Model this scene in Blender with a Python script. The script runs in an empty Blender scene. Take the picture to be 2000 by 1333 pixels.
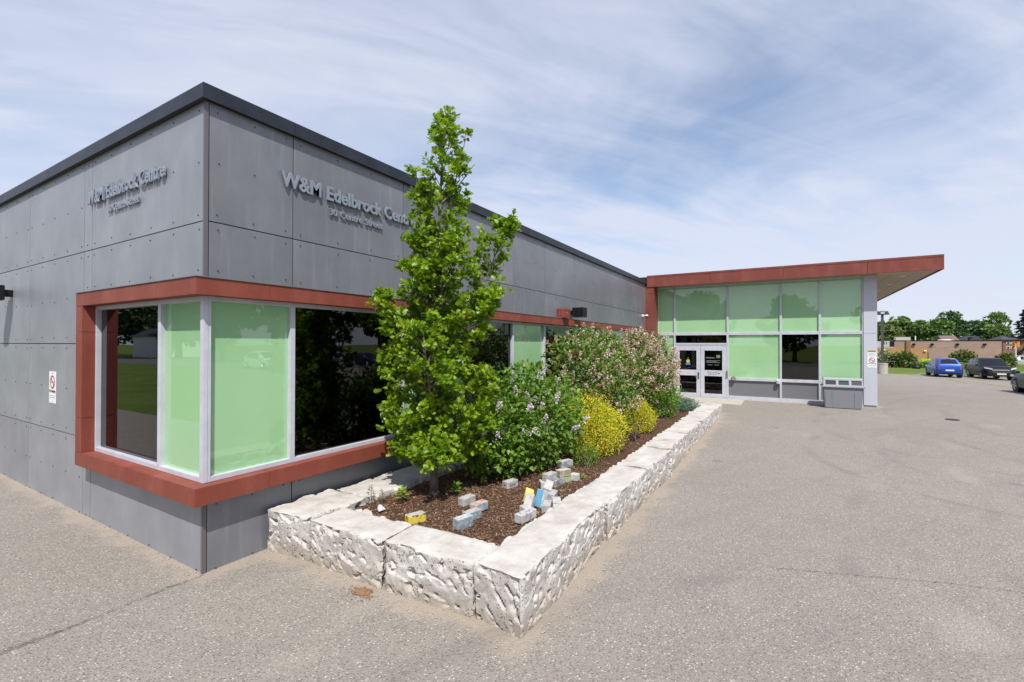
import bpy, bmesh, math, random
import numpy as np
from mathutils import Vector, Matrix, noise

random.seed(7)
rng = np.random.default_rng(11)
R = math.radians
SC = bpy.context.scene
COL = SC.collection

# ------------------------------------------------------------------ camera
YAW, PITCH, ROLL = 0.5388, 0.0067, 0.0019
cam_d = bpy.data.cameras.new('camera'); cam = bpy.data.objects.new('camera', cam_d); COL.objects.link(cam)
cam_d.sensor_width = 36.0; cam_d.lens = 904.42 / 2000 * 36.0
cam_d.clip_start = 0.05; cam_d.clip_end = 3000
_r = Vector((math.sin(YAW), -math.cos(YAW), 0)); _f = Vector((math.cos(YAW), math.sin(YAW), 0)); _u = Vector((0, 0, 1))
f2 = _f * math.cos(PITCH) + _u * math.sin(PITCH); u2 = _u * math.cos(PITCH) - _f * math.sin(PITCH)
r3 = _r * math.cos(ROLL) + u2 * math.sin(ROLL); u3 = u2 * math.cos(ROLL) - _r * math.sin(ROLL)
m = Matrix((r3, u3, -f2)).transposed().to_4x4(); m.translation = Vector((-2.506, -5.247, 2.4))
cam.matrix_world = m
SC.camera = cam

# ------------------------------------------------------------------ light
SUN = Vector((-1.12, -0.91, 2.08)).normalized()
elev = math.asin(SUN.z); azim = math.atan2(SUN.x, SUN.y)
W = bpy.data.worlds.new('World'); SC.world = W; W.use_nodes = True
nt = W.node_tree; nt.nodes.clear()
def N(t, typ, **kw):
    n = t.nodes.new(typ)
    for k, v in kw.items(): setattr(n, k, v)
    return n
wo = N(nt, 'ShaderNodeOutputWorld'); bg = N(nt, 'ShaderNodeBackground'); bg.inputs[1].default_value = 0.15
sky = N(nt, 'ShaderNodeTexSky', sky_type='NISHITA', sun_disc=False)
sky.sun_elevation = elev; sky.sun_rotation = azim; sky.altitude = 200; sky.air_density = 1.0; sky.dust_density = 0.9; sky.ozone_density = 1.6
tc = N(nt, 'ShaderNodeTexCoord')
sep = N(nt, 'ShaderNodeSeparateXYZ'); nt.links.new(tc.outputs['Generated'], sep.inputs[0])
def wm(op, a, b=None, c=None):
    n = N(nt, 'ShaderNodeMath', operation=op)
    for i, v in enumerate((a, b, c)):
        if v is None: continue
        if isinstance(v, (int, float)): n.inputs[i].default_value = v
        else: nt.links.new(v, n.inputs[i])
    return n.outputs[0]
den = wm('ADD', wm('MAXIMUM', sep.outputs[2], 0.0), 0.22)
px = wm('DIVIDE', sep.outputs[0], den); py = wm('DIVIDE', sep.outputs[1], den)
cmb = N(nt, 'ShaderNodeCombineXYZ'); nt.links.new(px, cmb.inputs[0]); nt.links.new(py, cmb.inputs[1])
def cirrus(rot, scl, nscale, dist, det, lo, hi, loc=(0, 0, 0)):
    m0 = N(nt, 'ShaderNodeMapping'); m0.inputs['Rotation'].default_value = (0, 0, rot); nt.links.new(cmb.outputs[0], m0.inputs[0])
    mp = N(nt, 'ShaderNodeMapping'); mp.inputs['Scale'].default_value = scl; mp.inputs['Location'].default_value = loc
    nt.links.new(m0.outputs[0], mp.inputs[0])
    nz = N(nt, 'ShaderNodeTexNoise'); nz.inputs['Scale'].default_value = nscale; nz.inputs['Detail'].default_value = det
    nz.inputs['Roughness'].default_value = 0.58; nz.inputs['Distortion'].default_value = dist
    nt.links.new(mp.outputs[0], nz.inputs['Vector'])
    rm = N(nt, 'ShaderNodeMapRange', interpolation_type='SMOOTHSTEP'); rm.inputs[1].default_value = lo; rm.inputs[2].default_value = hi
    nt.links.new(nz.outputs[0], rm.inputs[0]); return rm.outputs[0]
c1 = cirrus(R(46), (0.55, 1.05, 1), 1.15, 0.5, 6, 0.32, 0.60, (18.18, 11.45, 0))
c2 = cirrus(R(40), (0.55, 2.2, 1), 2.2, 0.7, 7, 0.32, 0.74, (17.65, 16.96, 0))
cm = wm('ADD', wm('MULTIPLY', wm('ADD', wm('MULTIPLY', c1, 0.62), wm('MULTIPLY', c2, 0.34)), 0.90), 0.05)
lowhaze = N(nt, 'ShaderNodeMapRange', interpolation_type='SMOOTHSTEP'); lowhaze.inputs[1].default_value = 0.0; lowhaze.inputs[2].default_value = 0.42
lowhaze.inputs[3].default_value = 0.55; lowhaze.inputs[4].default_value = 0.0
nt.links.new(sep.outputs[2], lowhaze.inputs[0])
cm = wm('MINIMUM', wm('ADD', cm, lowhaze.outputs[0]), 0.88)
mixc = N(nt, 'ShaderNodeMixRGB'); nt.links.new(cm, mixc.inputs[0]); nt.links.new(sky.outputs[0], mixc.inputs[1]); mixc.inputs[2].default_value = (4.3, 4.55, 5.4, 1)
nt.links.new(mixc.outputs[0], bg.inputs[0]); nt.links.new(bg.outputs[0], wo.inputs[0])
sd = bpy.data.lights.new('sun', 'SUN'); sd.energy = 5.0; sd.angle = R(0.55); sd.color = (1.0, 0.955, 0.89)
so = bpy.data.objects.new('sun', sd); COL.objects.link(so); so.rotation_euler = (-SUN).to_track_quat('-Z', 'Y').to_euler()
SC.view_settings.view_transform = 'Standard'; SC.view_settings.look = 'None'; SC.view_settings.gamma = 1.0
SC.view_settings.exposure = 0.2
try: SC.view_settings.use_curve_mapping = False
except Exception: pass
SC.cycles.max_bounces = 8; SC.cycles.transparent_max_bounces = 12; SC.cycles.caustics_reflective = False; SC.cycles.caustics_refractive = False
SC.cycles.sample_clamp_indirect = 6.0

# ------------------------------------------------------------------ helpers
def sstep(a, b, x):
    t = min(1, max(0, (x - a) / (b - a))); return t * t * (3 - 2 * t)
def gz(x, y):
    z = 0.2 * sstep(4, 17, x) - 0.42 * sstep(20, 48, x) - 0.7 * sstep(56, 105, x)
    z -= 0.032 * min(10, max(0, -(y + 16))) * sstep(30, 48, x) * (1 - sstep(60, 90, x))
    return z
class MB:
    def __init__(s): s.v = []; s.f = []; s.m = []
    def add(s, vs, fs, m=0):
        o = len(s.v); s.v += [tuple(q) for q in vs]
        for f in fs: s.f.append([o + i for i in f]); s.m.append(m)
        return s
    def box(s, x0, y0, z0, x1, y1, z1, m=0):
        x0, x1 = min(x0, x1), max(x0, x1); y0, y1 = min(y0, y1), max(y0, y1); z0, z1 = min(z0, z1), max(z0, z1)
        return s.add([(x0,y0,z0),(x1,y0,z0),(x1,y1,z0),(x0,y1,z0),(x0,y0,z1),(x1,y0,z1),(x1,y1,z1),(x0,y1,z1)],
                     [(3,2,1,0),(4,5,6,7),(0,1,5,4),(1,2,6,5),(2,3,7,6),(3,0,4,7)], m)
    def cyl(s, p0, p1, r0, r1=None, n=10, m=0, caps=True):
        r1 = r0 if r1 is None else r1
        p0 = Vector(p0); p1 = Vector(p1); d = (p1 - p0)
        if d.length < 1e-6: return s
        d.normalize(); a = d.orthogonal().normalized(); b = d.cross(a)
        vs = []
        for p, r in ((p0, r0), (p1, r1)):
            for i in range(n):
                t = 2 * math.pi * i / n; vs.append(p + a * (math.cos(t) * r) + b * (math.sin(t) * r))
        fs = [(i, (i + 1) % n, n + (i + 1) % n, n + i) for i in range(n)]
        if caps: fs += [tuple(range(n - 1, -1, -1)), tuple(range(n, 2 * n))]
        return s.add(vs, fs, m)
    def tube(s, pts, rad, n=7, m=0):
        for i in range(len(pts) - 1): s.cyl(pts[i], pts[i + 1], rad[i], rad[i + 1], n, m, caps=True)
        return s
    def ball(s, c, r, m=0, n=8, sq=1.0):
        c = Vector(c); vs = []; fs = []
        for j in range(n + 1):
            ph = math.pi * j / n
            for i in range(2 * n):
                th = math.pi * i / n; vs.append(c + Vector((r * math.sin(ph) * math.cos(th), r * math.sin(ph) * math.sin(th), r * sq * math.cos(ph))))
        k = 2 * n
        for j in range(n):
            for i in range(k): fs.append((j * k + i, (j + 1) * k + i, (j + 1) * k + (i + 1) % k, j * k + (i + 1) % k))
        return s.add(vs, fs, m)
    def build(s, name, mats, parent=None, smooth=False, bevel=0, seg=2):
        me = bpy.data.meshes.new(name); me.from_pydata(s.v, [], s.f)
        if not isinstance(mats, (list, tuple)): mats = [mats]
        for q in mats: me.materials.append(q)
        me.polygons.foreach_set('material_index', s.m)
        if bevel > 0 or smooth:
            bm = bmesh.new(); bm.from_mesh(me)
            if bevel > 0:
                es = [e for e in bm.edges if len(e.link_faces) == 2 and e.calc_face_angle(0) > 0.6]
                bmesh.ops.bevel(bm, geom=es, offset=bevel, segments=seg, affect='EDGES', clamp_overlap=True)
            bm.to_mesh(me); bm.free()
        if smooth: me.polygons.foreach_set('use_smooth', [True] * len(me.polygons))
        me.update()
        o = bpy.data.objects.new(name, me); COL.objects.link(o)
        if parent: o.parent = parent
        return o
def thing(name, label, cat, loc=(0, 0, 0), rz=0, group=None):
    o = bpy.data.objects.new(name, None); COL.objects.link(o); o.location = loc; o.rotation_euler = (0, 0, rz); o.empty_display_size = 0.2
    o['label'] = label; o['category'] = cat
    if group: o['group'] = group
    return o
def tag(o, label, cat, group=None):
    o['label'] = label; o['category'] = cat
    if group: o['group'] = group
    return o
def struct(o): o['kind'] = 'structure'; return o
def stuff(o, label=None, cat=None):
    o['kind'] = 'stuff'
    if label: o['label'] = label; o['category'] = cat
    return o
def dup(root, loc, rz, label, scale=None):
    r = root.copy(); COL.objects.link(r); r.location = loc; r.rotation_euler = (0, 0, rz); r['label'] = label
    if scale: r.scale = scale
    for ch in list(root.children):
        c = ch.copy(); COL.objects.link(c); c.parent = r
        for g in list(ch.children):
            d = g.copy(); COL.objects.link(d); d.parent = c
    return r

# ------------------------------------------------------------------ materials
def mat(name, col=(0.5, 0.5, 0.5), rough=0.6, metal=0.0, spec=0.5, coat=0.0, emit=None):
    m = bpy.data.materials.new(name); m.use_nodes = True
    b = m.node_tree.nodes['Principled BSDF']
    b.inputs['Base Color'].default_value = (*col, 1); b.inputs['Roughness'].default_value = rough; b.inputs['Metallic'].default_value = metal
    b.inputs['Specular IOR Level'].default_value = spec; b.inputs['Coat Weight'].default_value = coat; b.inputs['Coat Roughness'].default_value = 0.03
    return m
def nodes(m): return m.node_tree, m.node_tree.nodes['Principled BSDF']
def L(t, a, b): t.links.new(a, b)
def noise_n(t, vec, scale, detail=4, rough=0.55, dist=0.0):
    n = N(t, 'ShaderNodeTexNoise'); n.inputs['Scale'].default_value = scale; n.inputs['Detail'].default_value = detail
    n.inputs['Roughness'].default_value = rough; n.inputs['Distortion'].default_value = dist
    if vec is not None: L(t, vec, n.inputs['Vector'])
    return n
def ramp(t, fac, stops, interp='LINEAR'):
    r = N(t, 'ShaderNodeValToRGB'); r.color_ramp.interpolation = interp
    e = r.color_ramp.elements
    while len(e) < len(stops): e.new(0.5)
    for i, (p, c) in enumerate(stops):
        e[i].position = p; e[i].color = (*c, 1) if len(c) == 3 else c
    L(t, fac, r.inputs[0]); return r.outputs[0]
def mixrgb(t, fac, a, b, mode='MIX'):
    n = N(t, 'ShaderNodeMixRGB', blend_type=mode)
    for i, v in ((0, fac), (1, a), (2, b)):
        if isinstance(v, (int, float)): n.inputs[i].default_value = v
        elif isinstance(v, tuple): n.inputs[i].default_value = (*v, 1)
        else: L(t, v, n.inputs[i])
    return n.outputs[0]
def mth(t, op, a, b=None, c=None, clamp=False):
    n = N(t, 'ShaderNodeMath', operation=op, use_clamp=clamp)
    for i, v in enumerate((a, b, c)):
        if v is None: continue
        if isinstance(v, (int, float)): n.inputs[i].default_value = v
        else: L(t, v, n.inputs[i])
    return n.outputs[0]
def mrange(t, v, a, b, c=0.0, d=1.0):
    n = N(t, 'ShaderNodeMapRange', interpolation_type='SMOOTHSTEP'); L(t, v, n.inputs[0])
    for i, q in enumerate((a, b, c, d)): n.inputs[i + 1].default_value = q
    return n.outputs[0]
def bump(t, b, h, strength, dist=0.01):
    n = N(t, 'ShaderNodeBump'); n.inputs['Strength'].default_value = strength; n.inputs['Distance'].default_value = dist
    L(t, h, n.inputs['Height']); L(t, n.outputs[0], b.inputs['Normal'])
def pos(t): return N(t, 'ShaderNodeNewGeometry').outputs['Position']
def vmap(t, v, scale, rot=(0, 0, 0), loc=(0, 0, 0)):
    n = N(t, 'ShaderNodeMapping'); n.inputs['Scale'].default_value = scale; n.inputs['Rotation'].default_value = rot; n.inputs['Location'].default_value = loc
    L(t, v, n.inputs[0]); return n.outputs[0]

M = {}
# cement panels, weathered
m = M['panel'] = mat('cement_panel', (0.2, 0.205, 0.22), 0.40, spec=0.9); t, b = nodes(m)
P = pos(t); inf = N(t, 'ShaderNodeObjectInfo')
off = N(t, 'ShaderNodeVectorMath', operation='ADD'); cx_ = N(t, 'ShaderNodeCombineXYZ'); L(t, mth(t, 'MULTIPLY', inf.outputs['Random'], 37.0), cx_.inputs[2]); L(t, P, off.inputs[0]); L(t, cx_.outputs[0], off.inputs[1])
n1 = noise_n(t, off.outputs[0], 1.3, 6, 0.6); n2 = noise_n(t, vmap(t, off.outputs[0], (7, 7, 0.5)), 1.6, 5, 0.6); n3 = noise_n(t, P, 220, 2, 0.6)
base = ramp(t, n1.outputs[0], [(0.25, (0.128, 0.133, 0.149)), (0.55, (0.164, 0.170, 0.190)), (0.85, (0.214, 0.221, 0.244))])
base = mixrgb(t, mrange(t, n2.outputs[0], 0.50, 0.78, 0, 0.34), base, (0.33, 0.34, 0.36))
base = mixrgb(t, mrange(t, n3.outputs[0], 0.35, 0.7, 0, 0.22), base, (0.10, 0.10, 0.11))
rv = mth(t, 'MULTIPLY_ADD', inf.outputs['Random'], 0.16, 0.92)
hs = N(t, 'ShaderNodeHueSaturation'); L(t, rv, hs.inputs['Value']); L(t, base, hs.inputs['Color']); L(t, hs.outputs[0], b.inputs['Base Color'])
bump(t, b, n3.outputs[0], 0.25, 0.002)
m = M['panel_left_lit'] = M['panel'].copy(); m.name = 'cement_panel_left_lit'  # left-face copy: that side's brighter light is put into the base tones
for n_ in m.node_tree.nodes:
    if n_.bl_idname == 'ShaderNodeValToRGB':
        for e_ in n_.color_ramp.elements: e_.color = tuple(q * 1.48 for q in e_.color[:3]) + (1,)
M['dark'] = mat('dark_backing', (0.02, 0.02, 0.022), 0.8)
m = M['coping'] = mat('coping_metal', (0.040, 0.046, 0.058), 0.42, spec=0.25); t, b = nodes(m)
nn = noise_n(t, pos(t), 3, 5); L(t, ramp(t, nn.outputs[0], [(0.3, (0.018, 0.022, 0.032)), (0.7, (0.032, 0.037, 0.050))]), b.inputs['Base Color'])
M['trim'] = mat('corner_trim', (0.15, 0.14, 0.145), 0.45, 0.3)
def redmat(name, c):
    m = mat(name, c, 0.55, spec=0.18); t, b = nodes(m); P = pos(t)
    g = noise_n(t, vmap(t, P, (3, 3, 60)), 2.0, 4); n = noise_n(t, vmap(t, P, (1.6, 1.6, 0.7)), 1.4, 6, 0.65)
    c1 = mixrgb(t, mrange(t, g.outputs[0], 0.3, 0.75, 0, 0.5), c, tuple(x * 0.78 for x in c))
    c1 = mixrgb(t, mrange(t, n.outputs[0], 0.42, 0.72, 0, 0.6), c1, tuple(min(1, x * 1.28 + 0.016) for x in c))
    L(t, c1, b.inputs['Base Color']); bump(t, b, g.outputs[0], 0.12, 0.002); return m
M['red'] = redmat('red_board', (0.212, 0.056, 0.038))
M['red2'] = redmat('red_fascia', (0.190, 0.055, 0.043))
m = M['alu'] = mat('aluminium', (0.5, 0.51, 0.56), 0.38, 0.0); t, b = nodes(m)
nn = noise_n(t, pos(t), 5, 5); L(t, ramp(t, nn.outputs[0], [(0.3, (0.44, 0.45, 0.51)), (0.7, (0.53, 0.54, 0.60))]), b.inputs['Base Color'])
m = M['green'] = mat('green_blind_pane', (0.30, 0.58, 0.29), 0.55, spec=0.2, coat=1.0); t, b = nodes(m)
P = pos(t); wv = noise_n(t, vmap(t, P, (1, 1, 1)), 0.55, 3); w2 = noise_n(t, vmap(t, P, (1, 1, 90)), 3.0, 2)
c = ramp(t, wv.outputs[0], [(0.3, (0.268, 0.49, 0.25)), (0.7, (0.322, 0.55, 0.302))]); c = mixrgb(t, mrange(t, w2.outputs[0], 0.4, 0.7, 0, 0.10), c, (0.22, 0.46, 0.22)); L(t, c, b.inputs['Base Color'])
b.inputs['Coat IOR'].default_value = 1.85; b.inputs['Coat Roughness'].default_value = 0.0
wob = noise_n(t, P, 0.9, 2); cb = N(t, 'ShaderNodeBump'); cb.inputs['Strength'].default_value = 0.04; cb.inputs['Distance'].default_value = 0.03; L(t, wob.outputs[0], cb.inputs['Height']); L(t, cb.outputs[0], b.inputs['Coat Normal'])
# vision glass: tinted see-through with mirror reflection
m = M['glass'] = bpy.data.materials.new('tinted_glass'); m.use_nodes = True; t = m.node_tree; t.nodes.clear()
o_ = N(t, 'ShaderNodeOutputMaterial'); tr = N(t, 'ShaderNodeBsdfTransparent'); tr.inputs[0].default_value = (0.16, 0.165, 0.165, 1)
gl = N(t, 'ShaderNodeBsdfGlossy'); gl.inputs['Roughness'].default_value = 0.0; gl.inputs['Color'].default_value = (0.9, 0.92, 0.94, 1)
fr = N(t, 'ShaderNodeFresnel'); fr.inputs['IOR'].default_value = 1.75; ms = N(t, 'ShaderNodeMixShader')
wob = noise_n(t, pos(t), 0.9, 2); cb = N(t, 'ShaderNodeBump'); cb.inputs['Strength'].default_value = 0.05; cb.inputs['Distance'].default_value = 0.03; L(t, wob.outputs[0], cb.inputs['Height']); L(t, cb.outputs[0], gl.inputs['Normal'])
L(t, fr.outputs[0], ms.inputs[0]); L(t, tr.outputs[0], ms.inputs[1]); L(t, gl.outputs[0], ms.inputs[2]); L(t, ms.outputs[0], o_.inputs[0])
M['spandrel'] = mat('grey_spandrel', (0.155, 0.158, 0.17), 0.45)
m = M['white_panel'] = mat('pale_pillar_panel', (0.47, 0.485, 0.55), 0.45)
M['soffit'] = mat('soffit', (0.33, 0.25, 0.17), 0.5)
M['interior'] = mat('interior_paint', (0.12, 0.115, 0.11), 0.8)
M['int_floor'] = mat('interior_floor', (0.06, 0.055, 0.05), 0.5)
M['white'] = mat('white_paint', (0.75, 0.75, 0.76), 0.45)
M['black'] = mat('black_paint', (0.007, 0.008, 0.011), 0.45, spec=0.3)
M['signred'] = mat('sign_red', (0.42, 0.025, 0.02), 0.5)
M['signyel'] = mat('sign_yellow', (0.50, 0.42, 0.05), 0.5)
M['signink'] = mat('sign_ink', (0.03, 0.03, 0.035), 0.6)
M['greyink'] = mat('grey_ink', (0.30, 0.30, 0.32), 0.6)
M['letter'] = mat('letter_metal', (0.235, 0.27, 0.325), 0.4, 0.1)
M['steel'] = mat('steel', (0.35, 0.35, 0.36), 0.3, 0.9)
M['screw'] = mat('screw_head', (0.045, 0.045, 0.05), 0.5, 0.3)
M['concrete'] = mat('concrete', (0.40, 0.37, 0.33), 0.85); t, b = nodes(M['concrete'])
nn = noise_n(t, pos(t), 6, 6); L(t, ramp(t, nn.outputs[0], [(0.3, (0.34, 0.31, 0.27)), (0.7, (0.46, 0.43, 0.38))]), b.inputs['Base Color'])
# limestone
m = M['stone'] = mat('limestone', (0.6, 0.56, 0.5), 0.9, spec=0.2); t, b = nodes(m); P = pos(t)
n1 = noise_n(t, P, 2.4, 7, 0.62); n2 = noise_n(t, P, 14, 6, 0.65); n3 = noise_n(t, P, 70, 4, 0.6)
c = ramp(t, n1.outputs[0], [(0.28, (0.36, 0.33, 0.295)), (0.5, (0.47, 0.445, 0.415)), (0.72, (0.545, 0.525, 0.50))])
c = mixrgb(t, mrange(t, n2.outputs[0], 0.52, 0.75, 0, 0.5), c, (0.31, 0.275, 0.235))
c = mixrgb(t, mrange(t, n2.outputs[0], 0.48, 0.25, 0, 0.5), c, (0.585, 0.57, 0.55))
geo = N(t, 'ShaderNodeNewGeometry')
vor = N(t, 'ShaderNodeTexVoronoi'); vor.inputs['Scale'].default_value = 26; dsv = noise_n(t, P, 9, 4); 
va = N(t, 'ShaderNodeVectorMath', operation='MULTIPLY_ADD'); L(t, dsv.outputs['Color'], va.inputs[0]); va.inputs[1].default_value = (0.18, 0.18, 0.18); L(t, P, va.inputs[2]); L(t, va.outputs[0], vor.inputs['Vector'])
sepn = N(t, 'ShaderNodeSeparateXYZ'); L(t, geo.outputs['True Normal'], sepn.inputs[0])
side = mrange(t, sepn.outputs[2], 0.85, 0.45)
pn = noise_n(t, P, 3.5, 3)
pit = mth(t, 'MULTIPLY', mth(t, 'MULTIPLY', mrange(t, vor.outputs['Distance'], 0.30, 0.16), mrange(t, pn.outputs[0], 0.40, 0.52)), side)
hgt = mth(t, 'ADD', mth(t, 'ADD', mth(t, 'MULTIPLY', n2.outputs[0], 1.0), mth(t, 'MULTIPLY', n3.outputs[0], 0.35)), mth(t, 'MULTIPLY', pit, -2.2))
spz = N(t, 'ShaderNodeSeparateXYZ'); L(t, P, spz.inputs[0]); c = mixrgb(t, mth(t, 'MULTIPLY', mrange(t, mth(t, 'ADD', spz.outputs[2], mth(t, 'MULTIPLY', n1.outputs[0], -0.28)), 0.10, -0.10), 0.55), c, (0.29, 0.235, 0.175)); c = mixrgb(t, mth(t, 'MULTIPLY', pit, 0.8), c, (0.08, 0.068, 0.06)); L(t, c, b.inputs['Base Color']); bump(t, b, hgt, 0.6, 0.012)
# mulch
m = M['mulch'] = mat('mulch', (0.07, 0.04, 0.025), 0.95, spec=0.15); t, b = nodes(m); P = pos(t)
n1 = noise_n(t, vmap(t, P, (1, 2.2, 1), (0, 0, 0.6)), 60, 5, 0.7); n2 = noise_n(t, P, 3, 4)
c = ramp(t, n1.outputs[0], [(0.3, (0.035, 0.019, 0.012)), (0.5, (0.115, 0.064, 0.040)), (0.72, (0.24, 0.15, 0.095))]); c = mixrgb(t, mrange(t, n2.outputs[0], 0.4, 0.7, 0, 0.35), c, (0.075, 0.042, 0.027))
L(t, c, b.inputs['Base Color']); bump(t, b, n1.outputs[0], 1.0, 0.03)
def island_mat(name, stops, rough=0.6, trans=0.0, spec=0.3):
    m = mat(name, stops[0][1], rough, spec=spec); t, b = nodes(m)
    g = N(t, 'ShaderNodeNewGeometry'); c = ramp(t, g.outputs['Random Per Island'], stops); L(t, c, b.inputs['Base Color'])
    if trans > 0:
        tl = N(t, 'ShaderNodeBsdfTranslucent'); cc = mixrgb(t, 1.0, c, (1.25, 1.35, 0.55), 'MULTIPLY'); L(t, cc, tl.inputs[0])
        mx = N(t, 'ShaderNodeMixShader'); mx.inputs[0].default_value = trans
        L(t, b.outputs[0], mx.inputs[1]); L(t, tl.outputs[0], mx.inputs[2]); L(t, mx.outputs[0], t.nodes['Material Output'].inputs[0])
    return m
M['chips'] = island_mat('mulch_chips', [(0.0, (0.045, 0.024, 0.015)), (0.35, (0.125, 0.066, 0.040)), (0.7, (0.190, 0.108, 0.066)), (0.95, (0.27, 0.175, 0.115)), (1.0, (0.34, 0.26, 0.20))], 0.9)
M['oak'] = island_mat('oak_leaf', [(0.0, (0.095, 0.185, 0.006)), (0.4, (0.165, 0.285, 0.008)), (0.8, (0.245, 0.365, 0.012)), (1.0, (0.31, 0.40, 0.04))], 0.42, 0.40, 0.45)
M['lilac_leaf'] = island_mat('lilac_leaf', [(0.0, (0.065, 0.140, 0.016)), (0.5, (0.115, 0.220, 0.022)), (1.0, (0.190, 0.310, 0.04))], 0.45, 0.36)
M['lilac_far'] = island_mat('lilac_leaf_mixed', [(0.0, (0.060, 0.130, 0.016)), (0.5, (0.105, 0.205, 0.024)), (0.8, (0.155, 0.255, 0.04)), (0.9, (0.22, 0.13, 0.05)), (1.0, (0.28, 0.16, 0.08))], 0.5, 0.26)
M['petal'] = island_mat('lilac_petal', [(0.0, (0.46, 0.36, 0.54)), (0.5, (0.66, 0.57, 0.70)), (0.9, (0.80, 0.74, 0.82)), (1.0, (0.36, 0.20, 0.12))], 0.6, 0.25)
M['petal_pink'] = island_mat('faded_petal', [(0.0, (0.28, 0.15, 0.10)), (0.3, (0.42, 0.25, 0.20)), (0.65, (0.64, 0.46, 0.42)), (0.9, (0.76, 0.64, 0.64)), (1.0, (0.82, 0.74, 0.80))], 0.6, 0.15)
M['spirea'] = island_mat('golden_leaf', [(0.0, (0.15, 0.22, 0.010)), (0.3, (0.36, 0.40, 0.015)), (0.7, (0.62, 0.52, 0.018)), (0.9, (0.74, 0.63, 0.03)), (1.0, (0.34, 0.15, 0.02))], 0.5, 0.25)
M['bush_green'] = island_mat('fresh_leaf', [(0.0, (0.06, 0.14, 0.014)), (0.6, (0.13, 0.24, 0.02)), (1.0, (0.22, 0.32, 0.04))], 0.5, 0.28)
M['juniper'] = island_mat('juniper_needle', [(0.0, (0.05, 0.11, 0.075)), (0.6, (0.08, 0.16, 0.11)), (1.0, (0.13, 0.21, 0.16))], 0.6, 0.1)
M['plum'] = island_mat('plum_leaf', [(0.0, (0.030, 0.012, 0.012)), (1.0, (0.09, 0.04, 0.035))], 0.6, 0.1)
M['seedling'] = island_mat('seedling_leaf', [(0.0, (0.12, 0.26, 0.015)), (1.0, (0.28, 0.42, 0.04))], 0.5, 0.3)
M['treeA'] = island_mat('tree_leaf_mid', [(0.0, (0.066, 0.126, 0.030)), (0.6, (0.120, 0.204, 0.046)), (1.0, (0.180, 0.264, 0.066))], 0.6, 0.2)
M['treeB'] = island_mat('tree_leaf_dark', [(0.0, (0.042, 0.090, 0.036)), (0.6, (0.078, 0.144, 0.054)), (1.0, (0.126, 0.198, 0.078))], 0.6, 0.15)
M['treeC'] = island_mat('tree_leaf_olive', [(0.0, (0.078, 0.108, 0.030)), (0.6, (0.138, 0.180, 0.048)), (1.0, (0.192, 0.216, 0.072))], 0.6, 0.2)
M['spruce'] = island_mat('spruce_needle', [(0.0, (0.010, 0.026, 0.018)), (0.7, (0.022, 0.048, 0.034)), (1.0, (0.045, 0.075, 0.055))], 0.7, 0.05)
M['blossom'] = island_mat('white_blossom_leaf', [(0.0, (0.07, 0.12, 0.03)), (0.5, (0.16, 0.22, 0.06)), (0.75, (0.45, 0.48, 0.30)), (1.0, (0.62, 0.62, 0.48))], 0.6, 0.15)
m = M['bark'] = mat('bark', (0.12, 0.095, 0.075), 0.9); t, b = nodes(m)
nn = noise_n(t, vmap(t, pos(t), (14, 14, 2.5)), 3, 6, 0.65); L(t, ramp(t, nn.outputs[0], [(0.3, (0.055, 0.042, 0.034)), (0.7, (0.21, 0.17, 0.14))]), b.inputs['Base Color']); bump(t, b, nn.outputs[0], 0.8, 0.01)
# grass
m = M['grass'] = mat('grass', (0.08, 0.13, 0.03), 0.9, spec=0.1); t, b = nodes(m); P = pos(t)
n1 = noise_n(t, P, 0.35, 6, 0.65); n2 = noise_n(t, vmap(t, P, (0.12, 1.4, 1)), 1.0, 4)
c = ramp(t, n1.outputs[0], [(0.3, (0.075, 0.115, 0.022)), (0.55, (0.115, 0.160, 0.032)), (0.8, (0.165, 0.185, 0.06))]); c = mixrgb(t, mrange(t, n2.outputs[0], 0.45, 0.7, 0, 0.35), c, (0.10, 0.135, 0.03)); L(t, c, b.inputs['Base Color'])
n3 = noise_n(t, P, 14, 4); bump(t, b, n3.outputs[0], 0.6, 0.06)
# asphalt
m = M['asphalt'] = mat('asphalt', (0.2, 0.19, 0.18), 0.85, spec=0.25); t, b = nodes(m); P = pos(t)
sp = N(t, 'ShaderNodeSeparateXYZ'); L(t, P, sp.inputs[0])
big = noise_n(t, P, 0.33, 6, 0.6); mid = noise_n(t, P, 1.9, 6, 0.65, 0.5); fine = noise_n(t, P, 130, 3, 0.65)
vo = N(t, 'ShaderNodeTexVoronoi'); vo.inputs['Scale'].default_value = 54; L(t, P, vo.inputs['Vector'])
c = ramp(t, big.outputs[0], [(0.25, (0.244, 0.218, 0.192)), (0.5, (0.273, 0.244, 0.213)), (0.75, (0.302, 0.270, 0.234))])
c = mixrgb(t, mrange(t, mid.outputs[0], 0.46, 0.72, 0, 0.45), c, (0.225, 0.203, 0.186))
stone_c = ramp(t, N(t, 'ShaderNodeSeparateColor').outputs[0], [(0, (0, 0, 0)), (1, (1, 1, 1))])
sc_ = t.nodes[-2] if t.nodes[-2].bl_idname == 'ShaderNodeSeparateColor' else [n for n in t.nodes if n.bl_idname == 'ShaderNodeSeparateColor'][0]
L(t, vo.outputs['Color'], sc_.inputs[0])
speck = ramp(t, sc_.outputs[0], [(0.0, (0.11, 0.100, 0.092)), (0.40, (0.215, 0.196, 0.175)), (0.75, (0.36, 0.325, 0.28)), (0.92, (0.52, 0.48, 0.43)), (1.0, (0.72, 0.68, 0.62))])
inner = mrange(t, vo.outputs['Distance'], 0.55, 0.28)
c = mixrgb(t, mth(t, 'MULTIPLY', inner, 0.82), c, speck)
c = mixrgb(t, mrange(t, fine.outputs[0], 0.35, 0.62, 0.5, 0), c, (0.135, 0.118, 0.106))
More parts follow.
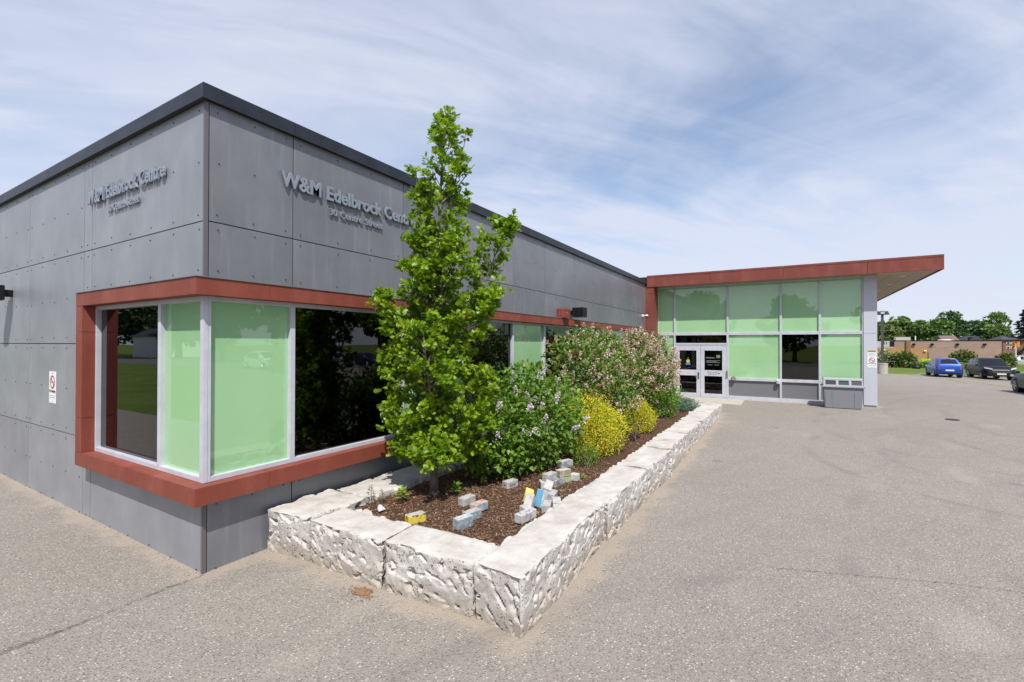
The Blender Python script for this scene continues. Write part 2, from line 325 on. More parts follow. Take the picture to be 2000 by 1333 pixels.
# sandy silt blown against the wall bases and the planter (distance to footprints)
def boxdist(x0, y0, x1, y1):
    dx = mth(t, 'MAXIMUM', mth(t, 'SUBTRACT', x0, sp.outputs[0]), mth(t, 'SUBTRACT', sp.outputs[0], x1)); dy = mth(t, 'MAXIMUM', mth(t, 'SUBTRACT', y0, sp.outputs[1]), mth(t, 'SUBTRACT', sp.outputs[1], y1))
    dx = mth(t, 'MAXIMUM', dx, 0.0); dy = mth(t, 'MAXIMUM', dy, 0.0)
    return mth(t, 'SQRT', mth(t, 'ADD', mth(t, 'MULTIPLY', dx, dx), mth(t, 'MULTIPLY', dy, dy)))
dd = mth(t, 'MINIMUM', boxdist(0, 0, 40, 40), boxdist(0.75, -3.4, 13.9, 0)); dd = mth(t, 'MINIMUM', dd, boxdist(18, -7.9, 40, 0))
edge = noise_n(t, P, 2.2, 5, 0.6)
sand = mrange(t, mth(t, 'SUBTRACT', dd, mth(t, 'MULTIPLY', mth(t, 'SUBTRACT', edge.outputs[0], 0.36), 0.75)), 0.16, -0.06)
c = mixrgb(t, mth(t, 'MULTIPLY', sand, 0.75), c, mixrgb(t, mrange(t, fine.outputs[0], 0.3, 0.7), (0.28, 0.235, 0.185), (0.39, 0.335, 0.275)))
# a few large pale worn patches
worn = noise_n(t, vmap(t, P, (0.8, 1.6, 1), (0, 0, 0.4), (4, 2, 0)), 0.55, 4, 0.5); c = mixrgb(t, mrange(t, worn.outputs[0], 0.58, 0.78, 0, 0.4), c, (0.36, 0.318, 0.272))
# small oil spots and a faintly darker repaired strip
oil = N(t, 'ShaderNodeTexVoronoi'); oil.inputs['Scale'].default_value = 0.55; wv_ = N(t, 'ShaderNodeVectorMath', operation='MULTIPLY_ADD'); L(t, edge.outputs['Color'], wv_.inputs[0]); wv_.inputs[1].default_value = (0.35, 0.35, 0); L(t, P, wv_.inputs[2]); L(t, wv_.outputs[0], oil.inputs['Vector'])
c = mixrgb(t, mth(t, 'MULTIPLY', mrange(t, oil.outputs['Distance'], 0.075, 0.03), mrange(t, fine.outputs[0], 0.3, 0.6, 0.15, 0.5)), c, (0.10, 0.09, 0.082))
strk = noise_n(t, vmap(t, vmap(t, P, (1, 1, 1), (0, 0, 0.5)), (0.18, 1.6, 1)), 1.0, 5, 0.55); c = mixrgb(t, mrange(t, strk.outputs[0], 0.52, 0.72, 0, 0.30), c, (0.190, 0.172, 0.160))
# turning tyre marks
def ring(cx, cy, r, w, amt, ph):
    global c
    dx = mth(t, 'SUBTRACT', sp.outputs[0], cx); dy = mth(t, 'SUBTRACT', sp.outputs[1], cy)
    rr = mth(t, 'SQRT', mth(t, 'ADD', mth(t, 'MULTIPLY', dx, dx), mth(t, 'MULTIPLY', dy, dy)))
    k = mrange(t, mth(t, 'ABSOLUTE', mth(t, 'SUBTRACT', rr, r)), w, w * 0.3)
    brk = noise_n(t, vmap(t, P, (1, 1, 1), (0, 0, 0), (ph, 0, 0)), 0.8, 4); k = mth(t, 'MULTIPLY', k, mrange(t, brk.outputs[0], 0.42, 0.62))
    c = mixrgb(t, mth(t, 'MULTIPLY', k, amt * 0.55), c, (0.13, 0.118, 0.11))
for a in ((10.0, -9.2, 3.6, 0.13, 0.55, 1), (10.0, -9.2, 2.25, 0.12, 0.5, 4), (13.5, -10.5, 4.6, 0.16, 0.45, 8), (4.0, -14.0, 8.2, 0.15, 0.4, 3), (4.0, -14.0, 6.8, 0.15, 0.4, 9), (-3.0, -10.0, 6.4, 0.14, 0.4, 2), (-3.0, -10.0, 7.8, 0.14, 0.4, 6), (16, -22, 14.0, 0.2, 0.35, 5), (16, -22, 12.5, 0.2, 0.35, 7)): ring(*a)
L(t, c, b.inputs['Base Color'])
hh = mth(t, 'ADD', mth(t, 'MULTIPLY', inner, 0.7), mth(t, 'MULTIPLY', fine.outputs[0], 0.6)); bump(t, b, hh, 0.75, 0.006)
M['crack'] = mat('crack_shade_and_drain', (0.035, 0.032, 0.030), 0.9)  # flat dark strips paint the shade inside cracks; the drain cover shares it
M['yellowline'] = mat('road_line_yellow', (0.42, 0.31, 0.11), 0.8)
M['road'] = mat('road_asphalt', (0.12, 0.12, 0.122), 0.85)
M['rust'] = mat('rust_powder', (0.23, 0.125, 0.07), 0.95)

# ------------------------------------------------------------------ ground, lot, road
def sheet(name, rows, mat_):
    """rows: list of lists of points with equal length"""
    vs = [p for r in rows for p in r]; k = len(rows[0]); fs = []
    for j in range(len(rows) - 1):
        for i in range(k - 1): fs.append((j * k + i, j * k + i + 1, (j + 1) * k + i + 1, (j + 1) * k + i))
    mb = MB(); mb.add(vs, fs); return mb.build(name, mat_, smooth=True)
ax = sorted(set([-900, -500, -250, -120, -80] + list(range(-60, 130, 4)) + [140, 160, 200, 300, 500, 900]))
ay = sorted(set([-900, -500, -250, -120, -90] + list(range(-70, 50, 4)) + [60, 90, 140, 250, 500, 900]))
struct(sheet('ground', [[(x, y, gz(x, y) - 0.05) for x in ax] for y in ay], M['grass']))
def lerp_tab(tab, q):
    if q <= tab[0][0]: return tab[0][1]
    for (a, va), (b_, vb) in zip(tab, tab[1:]):
        if q <= b_: return va + (vb - va) * (q - a) / (b_ - a)
    return tab[-1][1]
XR = [(-60, 58), (-30, 53.5), (-15.6, 53.0), (-14.7, 50.4), (-12.2, 51.7), (-5, 52), (40, 52)]
XL = [(-60, -21), (-4, -21), (0, -15), (6, -6), (9, -4.6), (40, -4.4)]
rows = []
for y in np.concatenate([np.arange(-60, -20, 2.0), np.arange(-20, 2, 0.45), np.arange(2, 41, 1.5)]):
    y = float(y); a, b_ = lerp_tab(XL, y), lerp_tab(XR, y); rr = []
    for i in range(81):
        x = a + (b_ - a) * i / 80; rr.append((x, y, gz(x, y) + 0.008 * noise.noise(Vector((x * .5, y * .5, 0))) * sstep(0.3, 1.5, max(-x, -y - 3.5, x - 14.2))))
    rows.append(rr)
lot = struct(sheet('parking_lot', rows, M['asphalt']))
struct(sheet('road', [[(x, y, gz(x, y) - 0.04) for x in (-31, -26.5, -22)] for y in range(-200, 201, 10)], M['road']))
# cracks in the asphalt
def crack(pts, w, seed):
    rnd = random.Random(seed); P2 = []
    for (x0, y0), (x1, y1) in zip(pts, pts[1:]):
        n = max(2, int(math.hypot(x1 - x0, y1 - y0) / 0.035))
        for i in range(n):
            f = i / n; P2.append((x0 + (x1 - x0) * f + rnd.gauss(0, 0.008), y0 + (y1 - y0) * f + rnd.gauss(0, 0.008)))
    vs = []; fs = []
    for i, (x, y) in enumerate(P2):
        a = P2[max(0, i - 1)]; c_ = P2[min(len(P2) - 1, i + 1)]; dx, dy = c_[0] - a[0], c_[1] - a[1]; l = math.hypot(dx, dy) + 1e-6
        ww = w * rnd.uniform(0.35, 1.2); z = gz(x, y) + 0.0125
        vs += [(x - dy / l * ww, y + dx / l * ww, z), (x + dy / l * ww, y - dx / l * ww, z)]
        if i: k = 2 * i; fs.append((k - 2, k - 1, k + 1, k))
    mb = MB(); mb.add(vs, fs); return mb.build('crack', M['crack'], lot)
crack([(-0.03, -0.05), (-0.32, -0.03), (-0.73, -0.04), (-1.17, -0.05), (-1.9, -0.02), (-3.2, -0.15)], 0.0045, 1)
crack([(-1.02, -0.045), (-1.25, -0.01), (-1.6, 0.03), (-2.1, 0.02)], 0.004, 2)
crack([(3.2, -5.1), (3.35, -5.5), (3.51, -5.97), (3.64, -6.31), (3.75, -6.6), (3.83, -6.93), (3.95, -7.6)], 0.003, 3)
def flat_line(name, x0, y0, x1, y1, w, mat_):
    n = 12; dx, dy = x1 - x0, y1 - y0; l = math.hypot(dx, dy); nx, ny = -dy / l * w / 2, dx / l * w / 2; rws = [[], []]
    for i in range(n + 1):
        x, y = x0 + dx * i / n, y0 + dy * i / n
        rws[0].append((x - nx, y - ny, gz(x, y) + 0.016)); rws[1].append((x + nx, y + ny, gz(x, y) + 0.016))
    o = sheet(name, rws, mat_); o.parent = lot; return o
for q in ((48.8, -13.2, 45.5, -13.2), (44.6, -15.6, 39.4, -15.45), (42.8, -16.5, 33.5, -16.1), (49, -17.8, 44, -17.8), (49, -20.8, 44, -20.8)): flat_line('painted_line', *q, 0.11, M['yellowline'])
# doorstep slab
mb = MB(); mb.box(16.2, -3.75, 0.1, 17.98, -0.6, 0.215); o = mb.build('doorstep_slab', M['concrete'], bevel=0.01); struct(o)
# drain cover, rust stain, bright specks of grit
mb = MB(); mb.cyl((15.83, -9.37, 0.14), (15.83, -9.37, gz(15.8, -9.4) + 0.02), 0.16, n=18); tag(mb.build('drain_cover', M['crack']), 'small dark drain cover set in the asphalt before the entrance', 'drain cover')
mb = MB(); rnd = random.Random(5)
for i in range(260):
    a = rnd.uniform(0, 6.28); r = abs(rnd.gauss(0, 1)); x, y = 0.60 + math.cos(a) * r * 0.055, -1.70 + math.sin(a) * r * 0.085; s = rnd.uniform(0.004, 0.014)
    if x > 0.68: continue
    mb.ball((x, y, 0.008), s, 0, 3, 0.45)
stuff(mb.build('rust_brown_grit', M['rust']), 'patch of rust brown grit on asphalt at foot of planter stone', 'grit')
mb = MB(); rnd = random.Random(6)
def grit(x, y, s): mb.ball((x, y, gz(x, y) + 0.008), s, 0, 3, 0.6)
for i in range(420):
    k = rnd.random()
    if k < 0.35: grit(0.70 - abs(rnd.gauss(0, 0.10)), rnd.uniform(-3.4, 0), rnd.uniform(0.003, 0.009))
    elif k < 0.85: grit(rnd.uniform(0.8, 12), -3.46 - abs(rnd.gauss(0, 0.12)), rnd.uniform(0.003, 0.011))
    else: grit(-0.02 - abs(rnd.gauss(0, 0.05)), rnd.uniform(0, 3), rnd.uniform(0.003, 0.009))
stuff(mb.build('stone_chips', M['stone']), 'pale stone chips scattered along the foot of the planter', 'stone chips')

# ------------------------------------------------------------------ grey panelled wing
XE = 18.066          # plane of the entrance glazing
XW = 17.36           # where the wing's long face meets the entrance's red column
wing = thing('community_centre_wing', 'grey cement panelled building wing with red framed corner window', 'building')
def fb(mb, face, a0, a1, o0, o1, z0, z1, m=0):
    """box on a facade: a along it, o outwards. R faces -y, L faces -x, E is the entrance glazing facing -x"""
    if face == 'R': mb.box(a0, -o1, z0, a1, -o0, z1, m)
    elif face == 'L': mb.box(-o1, a0, z0, -o0, a1, z1, m)
    else: mb.box(XE - o1, a0, z0, XE - o0, a1, z1, m)
    return mb
def fpt(face, a, o, z): return (a, -o, z) if face == 'R' else ((-o, a, z) if face == 'L' else (XE - o, a, z))
# structure behind the cladding
mb = MB()
mb.box(0.03, 0.03, -0.2, XW, 0.2, 0.94).box(0.03, 0.2, -0.2, 0.2, 2.84, 0.94)
mb.box(0.03, 0.03, 2.92, XW, 0.2, 4.95).box(0.03, 0.2, 2.92, 0.2, 2.84, 4.95)
mb.box(0.03, 2.84, -0.2, 0.2, 14.0, 4.95).box(16.36, 0.03, 0.94, XW, 0.2, 2.92)
mb.box(0.03, 14.0, -0.2, 30, 14.2, 4.95); mb.box(29.8, 0.2, -0.2, 30, 14, 4.95)
mb.box(XW + 0.005, 0.03, -0.2, 30, 0.2, 4.95)
mb.build('wall', M['dark'], wing)
mb = MB(); mb.box(0.2, 0.2, 4.7, 29.8, 14.0, 4.9); mb.build('roof', M['coping'], wing)
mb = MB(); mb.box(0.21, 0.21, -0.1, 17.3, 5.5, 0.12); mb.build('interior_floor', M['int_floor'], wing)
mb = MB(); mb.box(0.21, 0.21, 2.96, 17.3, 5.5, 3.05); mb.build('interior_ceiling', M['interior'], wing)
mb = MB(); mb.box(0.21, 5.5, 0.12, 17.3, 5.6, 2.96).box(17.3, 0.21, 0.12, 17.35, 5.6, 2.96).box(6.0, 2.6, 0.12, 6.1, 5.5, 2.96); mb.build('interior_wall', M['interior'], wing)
# cladding panels with dark joints
G_ = 0.006
screws = MB()
def panel(face, a0, a1, z0, z1, sc=True):
    mb = MB(); fb(mb, face, a0 + G_, a1 - G_, -0.018, 0.0, z0 + G_, z1 - G_); mb.build('panel', M['panel_left_lit' if face == 'L' else 'panel'], wing)
    if not sc: return
    w, h = a1 - a0, z1 - z0; nx = max(2, int(round(w / 0.62)) + 1); nz_ = 3 if h > 0.9 else 2
    if w < 0.4: nx = 1
    ins = 0.10 if w > 0.6 else w / 2
    for i in range(nx):
        a = a0 + ins + (w - 2 * ins) * (i / (nx - 1) if nx > 1 else 0)
        for j in range(nz_):
            z = z0 + 0.075 + (h - 0.15) * j / (nz_ - 1); a_ = a + random.gauss(0, 0.008); z_ = z + random.gauss(0, 0.008)
            screws.cyl(fpt(face, a_, -0.002, z_), fpt(face, a_, 0.009, z_), 0.0082, 0.006, 8)
RJ = [0.03, 1.0, 2.90, 4.45, 6.31, 7.86, 9.70, 11.23, 12.93, 14.44, 16.29, XW]
for a0, a1 in zip(RJ, RJ[1:]):
    panel('R', a0, a1, 3.10, 3.693); panel('R', a0, a1, 3.693, 4.957); panel('R', a0, a1, -0.06, 0.765)
panel('R', 16.40, XW, 0.765, 3.10)
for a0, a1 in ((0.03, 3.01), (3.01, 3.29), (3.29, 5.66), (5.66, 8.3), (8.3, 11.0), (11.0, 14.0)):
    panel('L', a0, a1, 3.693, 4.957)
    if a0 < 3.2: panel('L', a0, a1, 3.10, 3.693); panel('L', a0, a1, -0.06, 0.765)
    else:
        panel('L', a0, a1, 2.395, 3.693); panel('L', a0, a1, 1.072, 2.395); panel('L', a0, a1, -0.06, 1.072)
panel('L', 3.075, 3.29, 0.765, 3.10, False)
stuff(screws.build('panel_screws', M['screw'], wing))
for z0, z1 in ((3.10, 4.95), (-0.06, 0.753)): mb = MB(); mb.box(-0.012, -0.012, z0, 0.026, 0.026, z1); mb.build('corner_trim', M['trim'], wing, bevel=0.003)
# coping: lengths with seams
for a0, a1 in ((-0.05, 0.99), (0.99, 3.6), (3.6, 6.1), (6.1, 8.52), (8.52, 11.0), (11.0, 13.4), (13.4, 15.6), (15.6, XW + 0.05)):
    mb = MB(); mb.box(a0 + 0.002, -0.05, 4.955, a1 - 0.002, 0.35, 5.112).box(a0 + 0.002, -0.062, 4.948, a1 - 0.002, -0.05, 4.968); mb.build('coping', M['coping'], wing)
for a0, a1 in ((0.352, 2.1), (2.1, 4.6), (4.6, 7.0), (7.0, 9.6), (9.6, 12.0), (12.0, 14.1)):
    mb = MB(); mb.box(-0.05, a0 + 0.002, 4.955, 0.35, a1 - 0.002, 5.112).box(-0.062, a0 + 0.002, 4.948, -0.05, a1 - 0.002, 4.968); mb.build('coping', M['coping'], wing)
mb = MB(); mb.box(-0.05, -0.046, 4.956, -0.0485, 0.352, 5.111); mb.box(-0.062, -0.062, 4.948, -0.0505, 0.352, 4.968); mb.build('coping', M['coping'], wing)
# red surround
for nm_, z0, z1 in (('window_sill', 0.755, 0.94), ('window_header', 2.90, 3.075)):
    cuts = [0.62, 3.05, 5.45, 7.9, 10.3, 12.7, 14.6, 16.40]
    sur = MB(); sur.box(-0.15, -0.15, z0, cuts[0] - 0.0015, -0.001, z1); sur.box(-0.15, -0.001, z0, -0.001, 0.70, z1); sur.build(nm_, M['red'], wing)
    for a0, a1 in zip(cuts, cuts[1:]): sur = MB(); sur.box(a0 + 0.0015, -0.15, z0, a1 - 0.0015, -0.001, z1); sur.build(nm_, M['red'], wing, bevel=0.003)
    sur = MB(); sur.box(-0.15, 0.703, z0, -0.001, 3.06, z1); sur.build(nm_, M['red'], wing, bevel=0.003)
for z0, z1 in ((0.943, 1.40), (1.403, 2.55), (2.553, 2.897)):
    sur = MB(); sur.box(-0.149, 2.84, z0, 0.06, 3.059, z1); sur.build('window_jamb', M['red'], wing, bevel=0.003)
sur = MB(); sur.box(16.34, -0.149, 0.943, 16.399, 0.06, 2.897); sur.build('window_jamb', M['red'], wing, bevel=0.003)
mb = MB(); mb.box(-0.16, -0.16, 3.077, 16.41, 0.0, 3.086).box(-0.16, 0.0, 3.077, 0.0, 3.07, 3.086); mb.build('flashing', M['spandrel'], wing)
# window bays
def bay(parent, face, a0, a1, z0, z1, kind, w=0.032, dep=0.09, o_front=0.012):
    f = MB(); g = 0.001
    fb(f, face, a0 + g, a0 + w, o_front - dep, o_front, z0, z1); fb(f, face, a1 - w, a1 - g, o_front - dep, o_front, z0, z1)
    fb(f, face, a0 + w, a1 - w, o_front - dep, o_front - 0.001, z0, z0 + w * 1.7); fb(f, face, a0 + w, a1 - w, o_front - dep, o_front - 0.001, z1 - w * 1.5, z1)
    fo = f.build('window', M['alu'], parent, bevel=0.002, seg=1)
    p = MB(); fb(p, face, a0 + w * 0.7, a1 - w * 0.7, o_front - dep * 0.62 - 0.006, o_front - dep * 0.62, z0 + w, z1 - w)
    p.build('pane', M['green'] if kind == 'g' else (M['glass'] if kind == 'd' else M['spandrel']), fo)
    return fo
kinds = 'gdgdgdgdgd'
WJ = [0.03] + RJ[1:-2] + [16.34]
for i, (a0, a1) in enumerate(zip(WJ, WJ[1:])): bay(wing, 'R', a0, a1, 0.942, 2.90, kinds[i])
bay(wing, 'L', 0.03, 0.985, 0.942, 2.90, 'g'); bay(wing, 'L', 0.985, 2.838, 0.942, 2.90, 'd')
mb = MB(); mb.box(-0.016, -0.016, 0.942, 0.03, 0.03, 2.899); mb.build('corner_post', M['alu'], wing, bevel=0.003)
# raised lettering, every letter its own piece
def letters(parent, text, face, a_left, a_right, zb, cap, o0, o1, mat_, thick=0.0, name='letter', joined=False):
    cu = bpy.data.curves.new('t', 'FONT'); cu.body = text; cu.size = 1.0; cu.extrude = 0.5; cu.resolution_u = 3; cu.offset = thick; cu.space_character = 1.0 + 1.6 * thick
    to = bpy.data.objects.new('t', cu); COL.objects.link(to); bpy.context.view_layer.update()
    me = bpy.data.meshes.new_from_object(to.evaluated_get(bpy.context.evaluated_depsgraph_get())); bpy.data.objects.remove(to)
    co = np.empty(len(me.vertices) * 3); me.vertices.foreach_get('co', co); co = co.reshape(-1, 3)
    x0, x1 = co[:, 0].min(), co[:, 0].max(); capu = 0.729 + 2 * thick * 0
    A = a_left + (co[:, 0] - x0) / (x1 - x0) * (a_right - a_left); Z = zb + co[:, 1] / capu * cap; O = o0 + (co[:, 2] + 0.5) * (o1 - o0)
    if face == 'R': new = np.stack([A, -O, Z], 1)
    elif face == 'L': new = np.stack([-O, A, Z], 1)
    else: new = np.stack([XE - O, A, Z], 1)
    me.vertices.foreach_set('co', new.ravel()); me.update()
    bm = bmesh.new(); bm.from_mesh(me); bmesh.ops.remove_doubles(bm, verts=bm.verts, dist=1e-5); bmesh.ops.recalc_face_normals(bm, faces=bm.faces)
    bm.to_mesh(me); bm.free(); me.materials.clear(); me.materials.append(mat_)
    if joined:
        me.name = name; o = bpy.data.objects.new(name, me); COL.objects.link(o); o.parent = parent; return o
    # split into islands
    n = len(me.vertices); par = list(range(n))
    def find(i):
        while par[i] != i: par[i] = par[par[i]]; i = par[i]
        return i
    for p in me.polygons:
        r0 = find(p.vertices[0])
        for v in p.vertices[1:]: par[find(v)] = r0
    gr = {}
    for p in me.polygons: gr.setdefault(find(p.vertices[0]), []).append(p)
    for k, ps in gr.items():
        idx = {}; vs = []; fs = []
        for p in ps:
            f = []
            for v in p.vertices:
                if v not in idx: idx[v] = len(vs); vs.append(tuple(me.vertices[v].co))
                f.append(idx[v])
            fs.append(f)
        q = MB(); q.add(vs, fs); q.build(name, mat_, parent)
    bpy.data.meshes.remove(me)
for face, al, ar, sl, sr in (('R', 0.82, 3.14, 1.51, 2.44), ('L', 3.06, 0.83, 2.42, 1.50)):
    s1 = MB(); 
    for i in range(7): fb(s1, face, *sorted((al + (ar - al) * (i + .5) / 7, al + (ar - al) * (i + .5) / 7 + 0.01)), 0.0, 0.026, 4.37, 4.38)
    big = s1.build('sign_mounts', M['steel'], wing)
    letters(big, 'W&M Edelbrock Centre', face, al, ar, 4.305, 0.185, 0.018, 0.040, M['letter'], 0.024)
    s1 = MB()
    for i in range(5): fb(s1, face, *sorted((sl + (sr - sl) * (i + .5) / 5, sl + (sr - sl) * (i + .5) / 5 + 0.008)), 0.0, 0.020, 4.15, 4.158)
    sm = s1.build('address_mounts', M['steel'], wing)
    letters(sm, '30 Centre Street', face, sl, sr, 4.115, 0.092, 0.013, 0.028, M['letter'], 0.009)
# ------------------------------------------------------------------ entrance wing
ent = thing('entrance_pavilion', 'glazed entrance wing with green panes under a red flat roof', 'building', (0, 0, 0))
ZB = 0.2
EY = [-0.31, -1.06, -3.12, -4.98, -6.23, -7.52]
for i in range(5):
    a1, a0 = EY[i], EY[i + 1]
    bay(ent, 'E', a0, a1, 2.84, 4.86, 'g', 0.035, 0.1, 0.03)
    if i == 1: bay(ent, 'E', a0, a1, 2.40, 2.838, 'd', 0.035, 0.1, 0.03); continue
    bay(ent, 'E', a0, a1, 1.02, 2.838, 'd' if i == 3 else 'g', 0.035, 0.1, 0.03); bay(ent, 'E', a0, a1, 0.28, 1.018, 's', 0.035, 0.1, 0.03)
mb = MB()
for a0, a1 in ((-1.06, -0.31), (-7.52, -3.12)): fb(mb, 'E', a0, a1, -0.1, 0.045, 0.1, 0.279)
mb.build('base_rail', M['alu'], ent, bevel=0.004)
# double doors
for k, (a0, a1) in enumerate(((-2.085, -1.11), (-3.07, -2.095))):
    d = MB(); zs = [0.235, 0.36, 1.09, 1.36, 2.16, 2.37]; aw = 0.15
    for z0, z1 in ((0.235, 0.38), (1.10, 1.34), (2.15, 2.37)): fb(d, 'E', a0 + aw, a1 - aw, -0.03, 0.018, z0, z1)
    fb(d, 'E', a0, a0 + aw, -0.03, 0.018, 0.235, 2.37); fb(d, 'E', a1 - aw, a1, -0.03, 0.018, 0.235, 2.37)
    do = d.build('door', M['alu'], ent, bevel=0.003)
    for z0, z1 in ((0.38, 1.10), (1.34, 2.15)):
        p = MB(); fb(p, 'E', a0 + aw - 0.01, a1 - aw + 0.01, -0.01, -0.004, z0 - 0.01, z1 + 0.01); p.build('pane', M['glass'], do)
    if k == 0:
        h = MB(); fb(h, 'E', a0 + 0.04, a0 + 0.10, 0.018, 0.035, 0.98, 1.24); h.cyl(fpt('E', a0 + 0.07, 0.03, 1.05), fpt('E', a0 + 0.07, 0.09, 1.05), 0.012).cyl(fpt('E', a0 + 0.07, 0.085, 1.05), fpt('E', a0 + 0.20, 0.085, 1.05), 0.012); h.build('handle', M['steel'], do, bevel=0.002)
        s = MB(); s.cyl(fpt('E', -1.60, -0.003, 1.70), fpt('E', -1.60, 0.0, 1.70), 0.075, n=20); s.build('sticker', M['signyel'], do)
        s = MB(); fb(s, 'E', -1.69, -1.51, -0.003, 0.0005, 1.54, 1.63); s.build('sticker', mat('sticker_blue', (0.05, 0.20, 0.45)), do)
        s = MB(); fb(s, 'E', -1.62, -1.58, -0.003, 0.0, 1.815, 1.85); s.build('sticker', M['greyink'], do)
    else:
        letters(do, 'Mail Drop Box', 'E', -2.36, -2.74, 1.235, 0.045, 0.0185, 0.0205, M['signink'], 0.01, 'door_lettering', True)
        letters(do, 'at Entrance B', 'E', -2.38, -2.72, 1.160, 0.045, 0.0185, 0.0205, M['signink'], 0.01, 'door_lettering', True)
        s = MB(); fb(s, 'E', -2.82, -2.77, 0.018, 0.0205, 1.19, 1.24); s.build('door_symbol', M['signink'], do)
        s = MB()
        for z, a, b2 in ((1.86, -2.30, -2.60), (1.83, -2.30, -2.66), (1.73, -2.30, -2.84), (1.69, -2.34, -2.72), (1.65, -2.30, -2.84), (1.55, -2.36, -2.56), (1.55, -2.62, -2.80)): fb(s, 'E', b2, a, -0.003, 0.0, z, z + 0.018)
        fb(s, 'E', -2.84, -2.70, -0.003, 0.001, 1.85, 1.97); s.build('door_lettering', mat('faded_white', (0.16, 0.17, 0.18)), do)
mb = MB(); fb(mb, 'E', -1.11, -1.062, -0.05, 0.03, 0.2, 2.40); fb(mb, 'E', -3.118, -3.07, -0.05, 0.03, 0.2, 2.40); fb(mb, 'E', -3.07, -1.11, -0.05, 0.028, 2.375, 2.398); fb(mb, 'E', -3.07, -1.11, -0.05, 0.02, 0.2, 0.232); mb.build('door_frame', M['alu'], ent, bevel=0.003)
# pale end pillar, red corner column
for z0, z1 in ((0.26, 2.80), (2.806, 4.86)):
    mb = MB(); fb(mb, 'E', -7.91, -7.523, -0.3, 0.06, z0, z1); mb.build('pillar_panel', M['white_panel'], ent, bevel=0.004)
mb = MB(); fb(mb, 'E', -7.89, -7.53, -0.3, 0.045, 0.12, 0.257); mb.build('pillar_base', M['spandrel'], ent)
for z0, z1 in ((0.1, 1.55), (1.556, 3.02), (3.026, 4.55), (4.556, 4.86)):
    mb = MB(); mb.box(XW, -0.355, z0, XE + 0.1, 0.029, z1); mb.build('column_panel', M['red2'], ent, bevel=0.003)
mb = MB(); fb(mb, 'E', -0.356, -0.311, -0.1, 0.02, 0.2, 4.86); mb.build('end_mullion', M['alu'], ent)
# side and back walls, roof slab, soffit, fascia
mb = MB(); mb.box(XE + 0.3, -7.9, -0.1, 30, -7.7, 4.86).box(29.8, -7.7, -0.1, 30, 0.0, 4.86); mb.build('side_wall', M['panel'], ent)
mb = MB(); mb.box(XW + 0.03, -9.49, 4.88, 31.5, 2.0, 5.27); mb.build('roof', M['coping'], ent)
y_ = -9.49; k = 0
while y_ < -0.4:
    y2 = min(y_ + 0.6, -0.36); mb = MB(); mb.box(XW + 0.03, y_ + 0.004, 4.862, 31.45, y2 - 0.004, 4.879); mb.build('soffit_panel', M['soffit'], ent); y_ += 0.6
for x, y in ((18.9, -8.75), (21.5, -8.75), (24.1, -8.75), (26.7, -8.75)):
    mb = MB(); mb.cyl((x, y, 4.85), (x, y, 4.863), 0.09, n=18); mb.build('downlight', M['white'], ent)
for a0, a1 in ((-9.53, -7.57), (-7.562, -5.075), (-5.067, -2.565), (-2.557, -0.07)):
    mb = MB(); mb.box(XW - 0.03, a0, 4.83, XW + 0.028, a1, 5.232).box(XW - 0.036, a0, 5.24, XW + 0.028, a1, 5.315); mb.build('fascia', M['red2'], ent, bevel=0.003)
for a0 in np.arange(XW + 0.032, 31, 2.5):
    mb = MB(); mb.box(a0, -9.528, 4.83, min(a0 + 2.494, 31.5), -9.492, 5.232).box(a0, -9.534, 5.24, min(a0 + 2.494, 31.5), -9.492, 5.315); mb.build('fascia', M['red2'], ent, bevel=0.003)
# lobby behind the glass
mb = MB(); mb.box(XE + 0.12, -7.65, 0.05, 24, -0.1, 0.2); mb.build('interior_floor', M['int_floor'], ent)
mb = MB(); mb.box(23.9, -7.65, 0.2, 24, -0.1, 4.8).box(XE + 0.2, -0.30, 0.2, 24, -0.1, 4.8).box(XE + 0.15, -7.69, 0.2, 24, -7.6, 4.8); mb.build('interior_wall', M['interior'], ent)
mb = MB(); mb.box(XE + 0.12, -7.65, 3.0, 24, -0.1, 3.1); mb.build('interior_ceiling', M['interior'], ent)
mb = MB(); fb(mb, 'E', -6.19, -5.02, -0.25, -0.20, 2.27, 2.29); mb.build('blind_bottom_bar', M['alu'], ent)
mb = MB(); fb(mb, 'E', -6.19, -5.02, -0.225, -0.222, 2.29, 2.82); mb.build('roller_blind', M['interior'], ent)
# things seen on the reception desk behind the glass
desk = thing('reception_desk', 'dark reception desk inside behind the tinted entrance window', 'desk', (0, 0, 0))
mb = MB(); fb(mb, 'E', -6.2, -4.99, -0.95, -0.18, 1.0, 1.04); mb.build('desk_top', M['int_floor'], desk)
mb = MB(); fb(mb, 'E', -6.2, -4.99, -0.25, -0.21, 0.21, 1.0); mb.build('desk_front', M['int_floor'], desk)
mb = MB(); fb(mb, 'E', -5.50, -5.28, -0.35, -0.20, 1.28, 1.46); mb.cyl(fpt('E', -5.39, -0.2, 1.37), fpt('E', -5.39, -0.19, 1.37), 0.06, n=14, m=1); fb(mb, 'E', -5.42, -5.36, -0.33, -0.26, 1.041, 1.28, 1)
tag(mb.build('desk_fan', [M['white'], M['black']]), 'small white fan box on desk behind dark entrance window', 'fan')
mb = MB(); fb(mb, 'E', -6.18, -5.93, -0.4, -0.14, 1.042, 1.36); fb(mb, 'E', -5.90, -5.86, -0.4, -0.14, 1.042, 1.34); tag(mb.build('desk_organiser', mat('organiser', (0.42, 0.45, 0.47), 0.4)), 'pale grey file organiser on desk behind entrance window', 'organiser')
